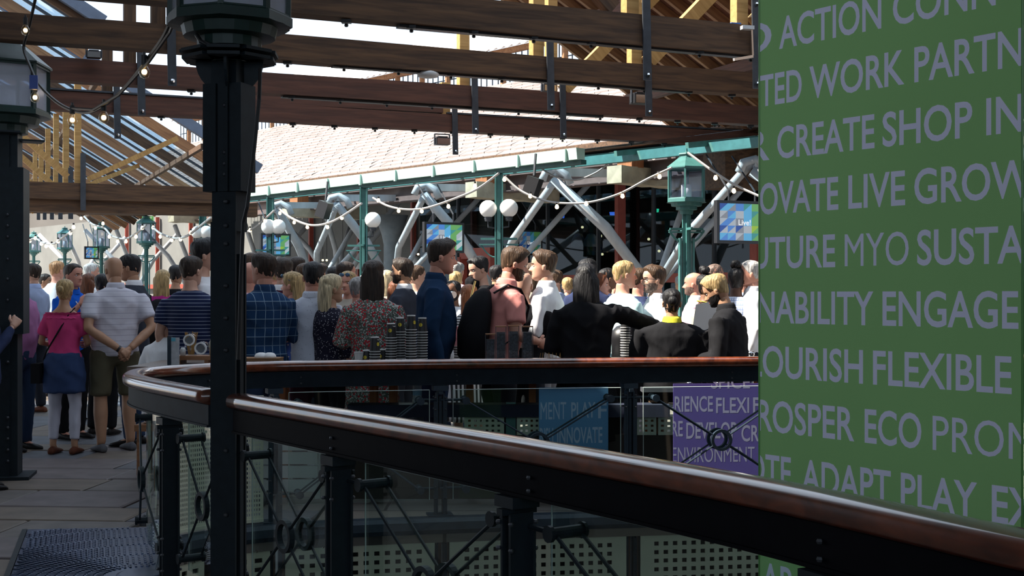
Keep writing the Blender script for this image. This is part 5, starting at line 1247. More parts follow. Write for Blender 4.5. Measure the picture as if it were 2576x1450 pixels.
def xf(M, pts): return [M @ Vector(p) for p in pts]
def hand_mb(mb, wrist, d, n, side, curl=0.5, k=1.0, grip=False, mi=0):
    """palm and five fingers; d: direction of the forearm, n: the way the palm faces"""
    d = Vector(d).normalized(); n = Vector(n); n = (n - d * n.dot(d)).normalized(); s = d.cross(n) * side   # s: towards the thumb
    w = Vector(wrist); pl = 0.088 * k
    rs = []
    for u, wd, th in ((-.1, .024, .019), (.15, .030, .017), (.5, .038, .015), (.85, .041, .013), (1.0, .038, .011)):
        c = w + d * pl * u; rs.append([c + s * (math.cos(2 * math.pi * q / 10) * wd * k) + n * (math.sin(2 * math.pi * q / 10) * th * k) for q in range(10)])
    mb.rings(rs, mi=mi)
    for fi, (o, L) in enumerate(((0.030, .070), (0.0105, .078), (-0.0095, .073), (-0.029, .058))):
        p = w + d * pl * 0.92 + s * o * k; a = 0.12 + 0.05 * fi; pts = [p - d * 0.01]; c = curl * (1.0 + 0.12 * fi); dirn = d
        for sgm in (0.45, 0.32, 0.25):
            a += c * (0.9 if not grip else 1.0); dirn = (d * math.cos(a) + n * math.sin(a)); p = p + dirn * L * sgm * k; pts.append(p)
        mb.tube(pts, [.0095 * k, .0092 * k, .008 * k, .0062 * k], 7, mi)
    p = w + d * pl * 0.25 + s * 0.026 * k; d1 = (d * 0.72 + s * 0.62 + n * 0.25).normalized(); d2 = (d * 0.85 + s * 0.15 + n * 0.5).normalized()
    mb.tube([p - s * .008 * k, p + d1 * .036 * k, p + d1 * .036 * k + d2 * .03 * k, p + d1 * .036 * k + d2 * .052 * k], [.013 * k, .0115 * k, .010 * k, .007 * k], 7, mi)

ARMS = {'down': ((.255, -.03, 1.13), (.245, .06, .88)), 'front': ((.255, .0, 1.12), (.13, .24, 1.10)), 'cup': ((.25, .03, 1.12), (.13, .25, 1.24)), 'high': ((.25, .07, 1.14), (.12, .22, 1.36)),
        'cross': ((.25, .08, 1.13), (.02, .21, 1.17)), 'behind': ((.27, -.13, 1.12), (.045, -.225, .93)), 'pocket': ((.29, -.08, 1.15), (.20, .04, .94)), 'reach': ((.42, .20, 1.33), (.60, .42, 1.27)), 'table': ((.28, .04, 1.14), (.2, .28, 1.0))}
def person(px, yt, s, yaw, label, skin='fair', fem=False, hair=('short', 'brown', .012, 0), top=None, sleeve='long', bottom=None, bkind='trousers', arms=('down', 'down'), wide=1.0, belly=0.0,
           lean=0.0, hyaw=0.0, hpitch=0.0, sit=False, shoes=None, beard=None, collar=None, extras=(), tall=None, off=False, hem=0.86, group=None, jacket=None, glasses=False, step=0.0):
    Y = F / s; H_ = EYE + (HY - yt) / s; std = 1.33 if sit else 1.765
    k = H_ / std
    t = thing('person', label, 'person', (xat(px, Y), Y, 0), -R(yaw), group, k)
    sm_, lm_ = skinm(skin)
    hk = hair[1] if hair else 'stubble'
    browm = mat('brow_' + hk, tuple(0.6 * a for a in HAIRC[hk]), 0.7); beardm = hairm(beard) if beard else browm
    dz = -0.42 if sit else 0.0
    ML = Matrix.Translation((0, 0, 0.95 + dz)) @ Matrix.Rotation(R(-lean), 4, 'X') @ Matrix.Translation((0, 0, -0.95))
    HM = ML @ Matrix.Translation((0, 0.012, 1.528)) @ Matrix.Rotation(R(-hyaw), 4, 'Z') @ Matrix.Rotation(R(-hpitch), 4, 'X')
    sh = (0.168 if fem else 0.190) * wide; chest = (0.93 if fem else 1.0)
    vox = 0.0145 if s > 320 else (0.017 if s > 240 else 0.021)
    # ---------- torso rings (z, half width, half depth, y offset)
    hip = 0.170 if fem else 0.160; wst = 0.128 if fem else 0.150
    TR_ = [(.86, hip * wide, .115, -.01), (.95, hip * wide * 1.02, .12, 0), (1.06, (wst + belly * .15) * wide, .105 + belly * .45, belly * .35), (1.16, (wst + .012 + belly * .12) * wide, .108 + belly * .35, belly * .28),
          (1.27, sh * 0.90 * chest, .118 + belly * .1, .0 + belly * .1), (1.36, sh * 1.00, .112, -.005), (1.42, sh * .94, .090, -.012), (1.455, sh * .66, .072, -.016), (1.485, .072, .062, -.014), (1.50, .060, .058, -.010)]
    def ring(z, a, b, y, inf=0.0, n=18): return [ML @ V((a + inf) * math.cos(2 * math.pi * q / n), y + (b + inf) * math.sin(2 * math.pi * q / n), z) for q in range(n)]
    # ---------- arms
    AR = []
    for sd, nm in ((-1, arms[0]), (1, arms[1])):
        e, w = ARMS[nm]; S = V(sd * (sh - 0.012), -.012, 1.405); E = V(sd * e[0] * (0.5 + .5 * wide) * (0.95 if fem else 1), e[1], e[2]); W_ = V(sd * w[0], w[1] + belly * (0.3 if nm in ('front', 'cross', 'cup') else 0), w[2])
        AR.append((sd, nm, ML @ S, ML @ E, ML @ W_))
    # ---------- legs
    LG = []
    for sd in (-1, 1):
        hx = (0.105 if bkind == 'shorts' else 0.092) * (0.4 + .6 * wide)
        if sit: LG.append((V(sd * hx, 0, .50), V(sd * .12, .42, .50), V(sd * .12, .40, .09)))
        else: LG.append((V(sd * hx, 0, .90), V(sd * (hx + .012), .02 + sd * step * .5, .49), V(sd * (hx + .018), -.02 + sd * step, .085)))
    lk = 0.9 if fem else 1.0
    body = MB()
    body.rings([ring(z, a * .93, b * .93, y) for z, a, b, y in TR_] + [ring(1.545, .054 if fem else .060, .056, .0)])
    body.tube([ML @ V(0, -.008, 1.47), HM @ V(0, -.018, .06)], [.060 if not fem else .050, .058 if not fem else .048], 14)
    for sd, nm, S, E, W_ in AR:
        a_ = 0.92 if fem else 1.0
        body.tube([S, S.lerp(E, .5), E, E.lerp(W_, .35), W_], [x_ * a_ * min(wide, 1.25) for x_ in (.050, .046, .039, .040, .028)], 12)
    for h_, kn, an in LG: body.tube([h_, h_.lerp(kn, .5), kn, kn.lerp(an, .35), an], [x_ * lk * (.4 + .6 * wide) for x_ in (.088, .075, .055, .060, .038)], 12); body.tube([an, an + V(0, .05, -.045), an + V(0, .15, -.06)], [.036, .036, .025], 8)
    ex = head_mesh(fem, beard, hair is None); ex.v = [tuple(HM @ Vector(v)) for v in ex.v]
    for sd, nm, S, E, W_ in AR:
        d = (W_ - E).normalized(); nrm = V(-sd, 0, 0) if nm in ('down', 'pocket', 'high', 'cup', 'front', 'reach', 'table') else (V(0, 1, 0) if nm == 'behind' else V(0, -1, 0))
        if nm == 'cup': d = (d + V(-sd * .1, .3, .2)).normalized()
        hand_mb(ex, W_, d, nrm, -1 if sd < 0 else 1, 0.35 if nm in ('down', 'pocket', 'table') else 0.75, 0.95 if fem else 1.05)
    bo = MB().build('body', [sm_, lm_, browm, beardm], t); JOBS.append((bo, body, vox * 1.2, 0.0, ex, [sm_, lm_, browm, beardm]))
    # ---------- eyes
    if abs((yaw + hyaw + 180) % 360 - 180) > 50:
        em = [mat('eye_white', (0.6, 0.58, 0.55), 0.2, 0, 0.02, 3), mat('eye_iris', (0.03, 0.02, 0.015), 0.15, 0, 0.1, 3)]
        for sx in (-1, 1):
            e = MB(); c = HM @ V(sx * .031, .0735, .118); e.ball(c, .0115, 8, (1.25, .8, .72)); e.ball(c + (HM.to_3x3() @ V(0, .0062, 0)), .0055, 8, (1, .7, 1), 1); e.build('eye', em, t, True)
    if glasses:
        g = MB()
        for sx in (-1, 1):
            c = V(sx * .033, .098, .117); g.tube([HM @ (c + V(.024 * math.cos(q * math.pi / 8), -.006 * abs(math.cos(q * math.pi / 8)), .018 * math.sin(q * math.pi / 8))) for q in range(17)], .0018, 5)
            g.tube([HM @ V(sx * .057, .094, .122), HM @ V(sx * .078, .06, .122), HM @ V(sx * .080, -.01, .118)], .002, 5)
        g.tube([HM @ V(-.009, .099, .12), HM @ V(.009, .099, .12)], .002, 5); g.build('glasses', BLACKPL, t)
    # ---------- hair
    if hair:
        st, hc, th, q = hair[:4]; hm = hairm(hc); hs = 'short' if st == 'short' else ('long' if st in ('long', 'bun', 'topbun', 'bob', 'pony') else st)
        hb = hair_mesh(hs, fem, th, q, int(px)); hb.v = [tuple(HM @ Vector(v)) for v in hb.v]
        if st in ('long', 'bob'):
            L = hair[4] if len(hair) > 4 else (0.24 if st == 'long' else 0.02)
            c = curtain(L, *(hair[5] if len(hair) > 5 else (0.089, 0.088)), seed=int(px)); 
            def fall(v):   # below the chin the hair hangs straight down whatever the head does
                v = Vector(v); top_ = HM @ V(v.x, v.y, max(v.z, -0.0)); return top_ + V(0, 0, min(0, v.z)) + (ML.to_3x3() @ V(0, 0, 0))
            c.v = [tuple(fall(v)) for v in c.v]; hb.add(c.v, c.f)
        if st == 'bun': hb.ball(HM @ V(0, -.125, .135), .040, 14, (1, .8, 1.05))
        if st == 'lowbun': pass
        if st == 'topbun':
            for q_ in range(7): hb.ball(HM @ V(.02 * math.cos(q_), -.03 + .02 * math.sin(q_ * 2), .262 + .008 * (q_ % 3)), .036, 10)
        if st == 'pony': hb.tube([HM @ V(0, -.10, .17), HM @ V(0, -.16, .15), HM @ V(0, -.165, .05), HM @ V(0, -.15, -.06)], [.022, .034, .03, .012], 10)
        hb.build('hair', hm, t, True)
    # ---------- top
    if top is not None:
        sb = MB(); inf = 0.019 if sleeve != 'jacket' else 0.028
        rr_ = [r for r in TR_ if r[0] >= (0.95 if any(e_[0] == 'tied' for e_ in extras) else 0.86)]
        low = [ring(hem, rr_[0][1] * (1.0 if hem > .8 else 1.05), rr_[0][2], rr_[0][3] + belly * .15, inf + .006)] if hem < .86 else []
        zmx = 1.43 if off else 1.49
        sb.rings(low + [ring(z, a, b, y, inf * (1 if z < 1.4 else .75)) for z, a, b, y in rr_ if z <= zmx])
        for sd, nm, S, E, W_ in AR:
            S2 = S - (ML.to_3x3() @ V(sd * .01, 0, 0)); a_ = (0.95 if fem else 1.0) * (wide if wide < 1.3 else 1.3) * 1.03
            if sleeve == 'none': continue
            if sleeve == 'short': sb.tube([S2, S.lerp(E, .35), S.lerp(E, .72)], [.062 * a_, .066 * a_, .064 * a_], 12)
            elif sleeve == 'elbow': sb.tube([S2, S.lerp(E, .5), E, E.lerp(W_, .22)], [.062 * a_, .064 * a_, .058 * a_, .05 * a_], 12)
            else: sb.tube([S2, S.lerp(E, .5), E, E.lerp(W_, .5), E.lerp(W_, .93)], [.062 * a_, .06 * a_, .053 * a_, .047 * a_, .038 * a_], 12)
        if collar is not None or sleeve == 'jacket':
            pass
        so = MB().build({'jacket': 'jacket'}.get(sleeve, 'dress' if hem < .7 else 'shirt'), top, t); JOBS.append((so, sb, vox, 0.006, None, [top]))
        if collar:
            cb = MB(); rs = []
            for z, g_ in ((1.470, .018), (1.515, .010), (1.530, .009), (1.512, .019), (1.478, .026)):
                rs.append([ML @ V((.060 + g_) * math.cos(2 * math.pi * q / 18), -.010 + (.058 + g_) * math.sin(2 * math.pi * q / 18) , z + (-.022 if math.sin(2 * math.pi * q / 18) > .75 else 0)) for q in range(18)])
            cb.rings(rs, True, False); cb.build('collar', collar, so, True)
    # ---------- lower garments
    if bottom is not None:
        pb = MB()
        if bkind == 'skirt':
            pb.rings([ring(z, a, b, 0, 0) for z, a, b in ((.42, .24 * wide, .2), (.7, .21 * wide, .165), (.9, .178 * wide, .128), (1.0, .15 * wide, .11))])
            nm_ = 'skirt'
        else:
            if not sit: pb.rings([ring(z, a * wide, b, 0 + belly * .1, 0) for z, a, b in ((.80, .165, .115), (.88, .178, .125), (.97, .172, .122 + belly * .2), (1.0, .165, .118 + belly * .2))])
            else: pb.rings([[V(.18 * math.cos(2 * math.pi * q / 16), .14 * math.sin(2 * math.pi * q / 16), z) for q in range(16)] for z in (.40, .5, .6)])
            for h_, kn, an in LG:
                slim = 1.04 if bkind in ('leggings',) else 1.06
                if bkind == 'shorts': pb.tube([h_, h_.lerp(kn, .55), kn + V(0, 0, .01)], [.096 * wide, .086 * wide, .078 * wide], 12)
                else: pb.tube([h_, h_.lerp(kn, .5), kn, kn.lerp(an, .35), an + V(0, 0, -.02 if bkind != 'leggings' else .06)], [.098 * slim * lk, .088 * slim * lk, .066 * slim * lk, .066 * slim * lk, (.062 if bkind != 'leggings' else .052) * slim * lk], 12)
            nm_ = bkind
        po = MB().build(nm_, bottom, t); JOBS.append((po, pb, vox * (1.0 if bkind == 'leggings' else 1.45), 0.005, None, [bottom]))
    # ---------- shoes
    shm = shoes or cloth('black_shoe', (0.015, 0.013, 0.013), 0.4)
    for i, (h_, kn, an) in enumerate(LG):
        b = MB(); rs = []
        for yy, w_, h2 in ((-.075, .022, .035), (-.06, .034, .06), (0.0, .038, .075), (.07, .044, .055), (.14, .046, .040), (.185, .036, .030), (.205, .012, .015)):
            rs.append([V(an.x + w_ * math.cos(2 * math.pi * q / 12), an.y + yy, max(0.004, h2 * .52 + h2 * .62 * math.sin(2 * math.pi * q / 12)) ) for q in range(12)])
        b.rings(rs); b.build('shoe', shm, t, True)
    # ---------- extras
    for e in extras:
        kind = e[0]
        if kind == 'lanyard':
            b = MB(); m_ = e[1]
            for sx in (-1, 1): b.tube([ML @ V(sx * .02, -.085, 1.50), ML @ V(sx * .072, -.03, 1.488), ML @ V(sx * .068, .06, 1.44), ML @ V(sx * .05, .13 + belly * .3, 1.33), ML @ V(.0, .15 + belly * .6, 1.14)], .006, 5, flat=.6)
            b.tube([ML @ V(-.02, -.085, 1.50), ML @ V(.02, -.085, 1.50)], .006, 5); lo = b.build('lanyard', m_, t)
            if len(e) > 2: b = MB(); b.box(ML @ V(0, .158 + belly * .6, 1.09), (.07, .004, .1)); b.build('badge', e[2], lo)
        elif kind == 'backpack':
            b = MB(); rs = []
            for z, w_, d_ in ((.86, .10, .05), (.92, .16, .09), (1.1, .17, .11), (1.3, .15, .09), (1.40, .10, .05), (1.43, .04, .02)): rs.append([ML @ V(w_ * math.cos(2 * math.pi * q / 16), -.165 - d_ * .5 + d_ * math.sin(2 * math.pi * q / 16), z) for q in range(16)])
            b.rings(rs); bpo = b.build('backpack', e[1], t, True)
            for sx in (-1, 1):
                b = MB(); b.tube([ML @ V(sx * .11, -.15, 1.40), ML @ V(sx * .135, -.06, 1.475), ML @ V(sx * .14, .04, 1.46), ML @ V(sx * .145, .125, 1.34), ML @ V(sx * .165, .10, 1.17), ML @ V(sx * .17, -.06, 1.02)], .022, 8, flat=.35); b.build('shoulder_strap', e[1], bpo)
        elif kind == 'strap':
            b = MB(); sx = e[2]; b.tube([ML @ V(sx * .10, .02, 1.478), ML @ V(sx * .085, -.10, 1.42), ML @ V(0, -.145, 1.25), ML @ V(-sx * .13, -.125, 1.05), ML @ V(-sx * .2, -.04, .95)], .010, 6, flat=.5); b.build('bag_strap', e[1], t)
            b = MB(); b.box(ML @ V(-sx * .24, -.02, .82), (.09, .26, .2)); b.build('bag', e[1], t)
        elif kind == 'sunglasses':
            b = MB()
            for sx in (-1, 1): b.ball(HM @ V(sx * .033, .085, .205), .028, 10, (1, .35, .7))
            b.tube([HM @ V(-.065, .06, .20), HM @ V(-.08, -.02, .16)], .003, 5); b.tube([HM @ V(.065, .06, .20), HM @ V(.08, -.02, .16)], .003, 5); b.build('sunglasses', mat('shades', (0.05, 0.12, 0.2), 0.1, spec=0.9), t)
        elif kind == 'tied':
            b = MB(); b.rings([ring(z, a, b_, 0, .0) for z, a, b_ in ((.62, .215, .165), (.75, .215, .168), (.9, .212, .165), (1.0, .182, .148), (1.03, .17, .14))]); o = MB().build('tied_jacket', e[1], t); JOBS.append((o, b, vox, .008, None, [e[1]]))
        elif kind == 'watch':
            sd, nm, S, E, W_ = AR[e[1]]; b = MB(); d = (W_ - E).normalized(); b.tube([W_ - d * .02, W_], .031, 12); b.build('wrist_band', BLACKPL, t)
        elif kind == 'frill':
            b = MB(); rs = []
            for dz_, g_ in ((0, .0), (.03, .018), (-.03, .02)): rs.append([ML @ V((sh * 1.02 + g_) * math.cos(2 * math.pi * q / 40), -.01 + (.105 + g_) * math.sin(2 * math.pi * q / 40), 1.40 + dz_ + .006 * (q % 2)) for q in range(40)])
            b.rings([rs[1], rs[0], rs[2]], True, False); b.build('frill', e[1], t)
        elif kind == 'cap':
            b = hair_mesh('short', fem, .02, 0, 3); b.v = [tuple(HM @ Vector(v)) for v in b.v]; b.build('cap', e[1], t, True)
    if sit:
        b = MB(); b.box((0, 0, .37), (.36, .36, .05)); 
        for sx in (-1, 1):
            for sy in (-1, 1): b.bar((sx * .15, sy * .15, 0), (sx * .15, sy * .15, .36), .03, .03, (0, 1, 0))
        st_ = b.build('stool', TRAYW); st_.location = t.location; st_.scale = t.scale; tag(st_, 'wooden stool under the seated man at the left table', 'stool')
    return t, AR, k
def held_cup(res, side, lab, m=CUPB):
    t, AR, k = res; sd, nm, S, E, W_ = AR[side]; d = (W_ - E).normalized(); p = W_ + d * .075 + V(-sd * .035, .0, 0.0) 
    M = Matrix.Translation(t.location) @ Matrix.Rotation(t.rotation_euler.z, 4, 'Z') @ Matrix.Scale(k, 4)
    q = M @ p; b = MB(); b.lathe([(.028, -.055), (.038, .05), (.039, .052)], (0, 0, 0), 16); b.lathe([(.041, .048), (.041, .055), (.036, .06)], (0, 0, 0), 16, 1)
    vs = [(.0355 * math.sin(.014 * math.cos(2 * math.pi * k_ / 12) / .034), -.0352, .014 * math.sin(2 * math.pi * k_ / 12)) for k_ in range(12)]; b.add(vs, [tuple(range(12))], 2)
    o = b.build('paper_cup', [m, CUPR, YEL]); o.location = q; tag(o, lab, 'cup')

# ---------------------------------------------------------------- cloth colours and prints
c_ = cloth
NAVYSH = c_('navy_shirt', (0.012, 0.032, 0.075)); WHITE_ = c_('white', (0.72, 0.73, 0.76)); BLACK_ = c_('black', (0.012, 0.012, 0.014)); JEANS = c_('jeans', (0.03, 0.05, 0.10)); KHAKI = c_('khaki', (0.11, 0.10, 0.065)); DKTROU = c_('dark_trousers', (0.02, 0.022, 0.03))
CHARC = c_('charcoal_suit', (0.035, 0.04, 0.055)); PINKT = c_('hot_pink', (0.60, 0.06, 0.20)); PINKP = c_('salmon_polo', (0.62, 0.25, 0.22)); LILACS = c_('lilac_shirt', (0.36, 0.16, 0.32)); LBLUE = c_('light_blue', (0.38, 0.47, 0.72)); ROYAL = c_('royal_blue', (0.01, 0.10, 0.55))
MAROON = c_('maroon', (0.06, 0.015, 0.03)); MAGENTA = c_('magenta', (0.42, 0.03, 0.22)); LPINK = c_('pale_pink', (0.66, 0.42, 0.50)); MINT = c_('mint', (0.50, 0.72, 0.72)); NAVYT = c_('navy_jacket', (0.03, 0.04, 0.09)); BEIGE = c_('beige', (0.40, 0.36, 0.30)); RED_ = c_('red_blouse', (0.62, 0.03, 0.06)); GREYT = c_('grey_trousers', (0.22, 0.22, 0.24))
BLKSH = c_('black_staff_shirt', (0.016, 0.016, 0.018)); DENIM = c_('denim', (0.035, 0.06, 0.14)); LEGG = c_('white_leggings', (0.50, 0.50, 0.58)); YELL = c_('yellow_lanyard', (0.62, 0.60, 0.05)); BROWNSH = c_('brown_shoe', (0.10, 0.035, 0.02), 0.5); GREYSH = c_('grey_trainer', (0.10, 0.10, 0.11), 0.7); CHAMB = c_('chambray', (0.06, 0.09, 0.20))
TEE = pattern('striped_tee', 'stripe', (0.012, 0.02, 0.065), (0.30, 0.33, 0.42), scale=34, thin=0.16); POLOW = pattern('striped_polo', 'stripe', (0.58, 0.57, 0.64), (0.30, 0.30, 0.38), scale=20, thin=0.07)
PLAID = pattern('plaid_shirt', 'plaid', (0.012, 0.045, 0.12), (0.22, 0.32, 0.42), (0.006, 0.02, 0.05), scale=15, thin=0.07); FLORAL = pattern('floral_dress', 'voro', (0.13, 0.13, 0.12), (0.55, 0.04, 0.05), (0.55, 0.56, 0.52), scale=42, thin=0.36)
FLORAL = pattern('floral_dress2', 'voro', (0.10, 0.12, 0.10), (0.50, 0.50, 0.47), (0.45, 0.03, 0.04), scale=75, thin=0.42); POLKA = pattern('polka_top', 'voro', (0.015, 0.014, 0.03), (0.6, 0.6, 0.62), None, scale=60, thin=0.22); SPECK = pattern('speckled_shirt', 'voro', (0.56, 0.59, 0.68), (0.25, 0.27, 0.35), None, scale=45, thin=0.14)
BLUEPR = pattern('blue_print_dress', 'voro', (0.03, 0.06, 0.20), (0.35, 0.30, 0.25), (0.02, 0.03, 0.08), scale=30, thin=0.2); STRW = pattern('striped_top', 'stripe', (0.6, 0.6, 0.6), (0.03, 0.03, 0.03), scale=40, thin=0.45); GING = pattern('gingham', 'plaid', (0.62, 0.66, 0.75), (0.2, 0.28, 0.5), None, scale=45, thin=0.3)
VSTR = pattern('striped_skirt', 'vstripe', (0.6, 0.6, 0.6), (0.03, 0.03, 0.03), scale=26, thin=0.5)
WL = mat('white_lanyard', (0.7, 0.72, 0.8), 0.6, 0, 0.03, 5)
def S(col, th=.012, q=0.0): return ('short', col, th * 0.8, q)
pr = person
# left group, in shade
r = pr(-44, 700, 328, 60, 'person in a navy jacket half hidden by the left column, hand raised', hair=S('darkbrown'), top=NAVYT, sleeve='jacket', bottom=DKTROU, arms=('down', 'high'))
pr(47, 668, 262, 110, 'man in a lilac shirt and jeans beside the left column', 'pink', hair=('receding', 'grey', .008, 0), top=LILACS, bottom=JEANS, arms=('front', 'down'), belly=.05, collar=LILACS)
pr(84, 664, 200, -70, 'man in a pale blue shirt facing left behind the left column', hair=('receding', 'darkbrown', .010, 0), top=c_('pale_blue', (0.30, 0.36, 0.52)), bottom=DKTROU, arms=('cup', 'cup'), shoes=BROWNSH, collar=LBLUE)
pr(142, 658, 172, 30, 'red-haired man in a bright white shirt, sunlit in the left distance', 'pink', hair=S('ginger', .014), top=WHITE_, bottom=DKTROU)
pr(182, 664, 243, 115, 'man in a royal blue polo talking with his thumb raised', 'pink', hair=S('darkbrown', .010), top=ROYAL, sleeve='elbow', bottom=BLACK_, arms=('down', 'high'), belly=.06, extras=[('lanyard', WL)], collar=ROYAL)
pr(222, 690, 214, 5, 'woman with straight auburn hair and a black top behind the man in blue', fem=True, hair=('long', 'auburn', .012, 0, .16), top=BLACK_, bottom=BLACK_)
pr(228, 663, 165, 60, 'grey-haired man in white, sunlit in the left distance', 'pink', hair=S('white', .012), top=WHITE_, bottom=DKTROU)
pr(162, 704, 268, 2, 'woman in a pink off-shoulder top with a denim jacket tied round white leggings', 'tan', True, ('bun', 'blonde', .012, 0), top=PINKT, sleeve='short', off=True, bottom=LEGG, bkind='leggings', arms=('front', 'front'), shoes=BROWNSH, extras=[('tied', DENIM), ('frill', PINKT), ('strap', BLACK_, 1)])
pr(290, 646, 263, -38, 'big bald man in a pale striped polo and khaki shorts, hands behind his back', 'tan', hair=None, top=POLOW, sleeve='short', bottom=KHAKI, bkind='shorts', arms=('behind', 'behind'), wide=1.20, belly=.10, shoes=GREYSH, collar=c_('polo_white', (0.52, 0.51, 0.58)), extras=[('watch', 0)], hpitch=14)
pr(334, 641, 254, -88, 'dark-haired man in a charcoal jacket and glasses beside the big bald man', 'tan', hair=S('black', .014), top=CHARC, sleeve='jacket', bottom=JEANS, arms=('cup', 'down'), wide=1.1, glasses=True, collar=WHITE_, hpitch=8)
pr(258, 690, 236, 10, 'person in black mostly hidden behind the big bald man', hair=S('black'), top=BLACK_, bottom=BLACK_)
pr(408, 680, 216, -5, 'woman with light brown hair and a magenta top right of the bald man', fem=True, hair=('long', 'blonde', .012, 0, .10), top=MAGENTA, sleeve='short', bottom=BLACK_, extras=[('backpack', BLACK_)])
pr(512, 604, 292, 75, 'tall dark-haired man in a white T-shirt left of the big lantern column', hair=('short', 'black', .018, .012), top=WHITE_, sleeve='short', bottom=DKTROU, arms=('down', 'cup'))
r = pr(480, 645, 300, 12, 'man in a navy and white striped T-shirt seen from behind', hair=S('darkbrown', .012), top=TEE, sleeve='short', bottom=JEANS, arms=('down', 'cup'), wide=1.08, hyaw=15)
held_cup(r, 1, 'black paper cup held by the man in the striped T-shirt')
pr(412, 766, 300, 25, 'seated grey-haired man in a white T-shirt leaning at the left table', hair=S('grey', .008), top=WHITE_, sleeve='short', bottom=DKTROU, arms=('front', 'front'), sit=True, lean=10)
# middle, mostly in shade
pr(628, 660, 268, 10, 'bald man in a pink shirt just right of the big lantern column', 'pink', hair=None, top=LPINK, bottom=DKTROU)
pr(634, 640, 236, -60, 'curly brown-haired man behind the bald man in pink', hair=('short', 'brown', .02, .0), top=WHITE_, bottom=DKTROU)
pr(664, 638, 322, -42, 'man in a dark blue plaid shirt looking left', 'pink', hair=S('darkbrown', .016, .006), top=PLAID, bottom=JEANS, arms=('cross', 'cup'), wide=1.10, collar=PLAID, hyaw=-14)
pr(712, 650, 272, 5, 'man in a maroon sweater with a white collar, seen from behind', hair=S('darkbrown', .014), top=MAROON, bottom=DKTROU, collar=WHITE_)
pr(744, 648, 232, 55, 'dark-haired man behind the man in the maroon sweater', 'pink', hair=S('darkbrown', .014), top=CHARC, bottom=DKTROU)
pr(766, 664, 236, 30, 'brown-haired man glimpsed behind the blonde woman', hair=S('brown', .016), top=LBLUE, bottom=DKTROU)
r = pr(738, 686, 285, -72, 'blonde woman in a blue printed dress with sunglasses on her head', 'pink', True, ('long', 'blonde', .014, 0, .06, (0.078, 0.07)), top=BLUEPR, sleeve='short', hem=.55, bottom=None, arms=('front', 'cup'), extras=[('sunglasses',), ('lanyard', WL, PAPERW)])
held_cup(r, 1, 'black paper cup held by the blonde woman with sunglasses')
pr(787, 660, 312, 8, 'man in a pale speckled short-sleeved shirt seen from behind', 'pink', hair=S('black', .014), top=SPECK, sleeve='short', bottom=MAROON, arms=('cup', 'front'), wide=1.05, collar=SPECK, hyaw=-18)
pr(832, 692, 316, 40, 'blonde woman in a black cardigan and polka dot top', 'tan', True, ('long', 'lightblonde', .014, 0, .20, (0.083, 0.075)), top=POLKA, sleeve='elbow', bottom=BLACK_, arms=('down', 'down'), hyaw=18)
pr(876, 684, 248, -165, 'smiling woman with mirrored sunglasses on her head', 'pink', True, ('long', 'blonde', .012, 0, .08, (0.08, 0.07)), top=BEIGE, bottom=BLACK_, extras=[('sunglasses',)])
pr(902, 697, 286, 40, 'grey-haired man in a light blue shirt left of the floral dress', 'pink', hair=S('grey', .009), top=LBLUE, bottom=CHAMB, arms=('front', 'front'), wide=1.1)
pr(868, 660, 236, 75, 'brown-haired man behind the smiling woman', 'pink', hair=S('darkbrown', .014), top=WHITE_, bottom=DKTROU)
pr(838, 672, 218, 10, 'dark-haired person far behind the blonde woman in polka dots', hair=S('black', .012), top=NAVYT, bottom=DKTROU)
pr(938, 658, 324, 2, 'woman with long brown hair in a red and white floral dress', 'fair', True, ('long', 'darkbrown', .016, 0, .235, (0.092, 0.092)), top=FLORAL, sleeve='elbow', hem=.5, bottom=None, arms=('front', 'front'), wide=1.12)
pr(972, 682, 225, 5, 'woman with pale grey-blonde hair right of the floral dress', fem=True, hair=('bob', 'lightblonde', .014, 0, .06), top=BEIGE, bottom=BLACK_)
pr(997, 708, 244, 8, 'woman with an auburn bob and white top', 'pink', True, ('bob', 'auburn', .018, 0, .02), top=WHITE_, bottom=BLACK_)
pr(1014, 652, 252, -75, 'man with wavy dark grey hair and a beard facing left', 'tan', hair=('short', 'darkbrown', .018, .008), top=CHARC, sleeve='jacket', bottom=DKTROU, beard='darkbrown', collar=WHITE_)
pr(1046, 668, 226, 60, 'man glimpsed behind the navy shirt man', 'fair', hair=S('brown', .010), top=WHITE_, bottom=DKTROU)
r = pr(1084, 603, 324, 84, 'tall man in a navy shirt facing right behind the cup stacks', 'pink', hair=('short', 'darkbrown', .014, .020), top=NAVYSH, bottom=NAVYT, arms=('down', 'down'), wide=1.14, belly=.06, collar=NAVYSH, hpitch=2, lean=5)
pr(1140, 708, 245, -150, 'man with short black hair and glasses holding a camera', 'brown', hair=('receding', 'black', .012, 0), top=WHITE_, bottom=JEANS, glasses=True, beard='black', arms=('high', 'down'))
pr(1146, 684, 195, 0, 'blond person in the distance behind the camera man', hair=S('blonde', .014), top=WHITE_, bottom=DKTROU)
pr(1150, 660, 178, 20, 'grey-haired man in the far distance right of the navy shirt man', hair=S('grey', .010), top=LPINK, bottom=DKTROU)
r = pr(1180, 718, 285, -12, 'woman with long light brown hair and a striped top carrying a pink bag', 'fair', True, ('long', 'red', .014, 0, .26), top=STRW, sleeve='elbow', bottom=VSTR, bkind='skirt', arms=('down', 'front'))
pr(1190, 698, 236, 20, 'person in a black cap behind the pink polo man', hair=S('black', .010), top=BLACK_, bottom=BLACK_, extras=[('cap', BLACK_)])
pr(1213, 647, 236, -118, 'young dark-haired man with a sunlit face looking down left', 'fair', hair=('short', 'black', .018, .014), top=BLACK_, bottom=DKTROU, hpitch=14)
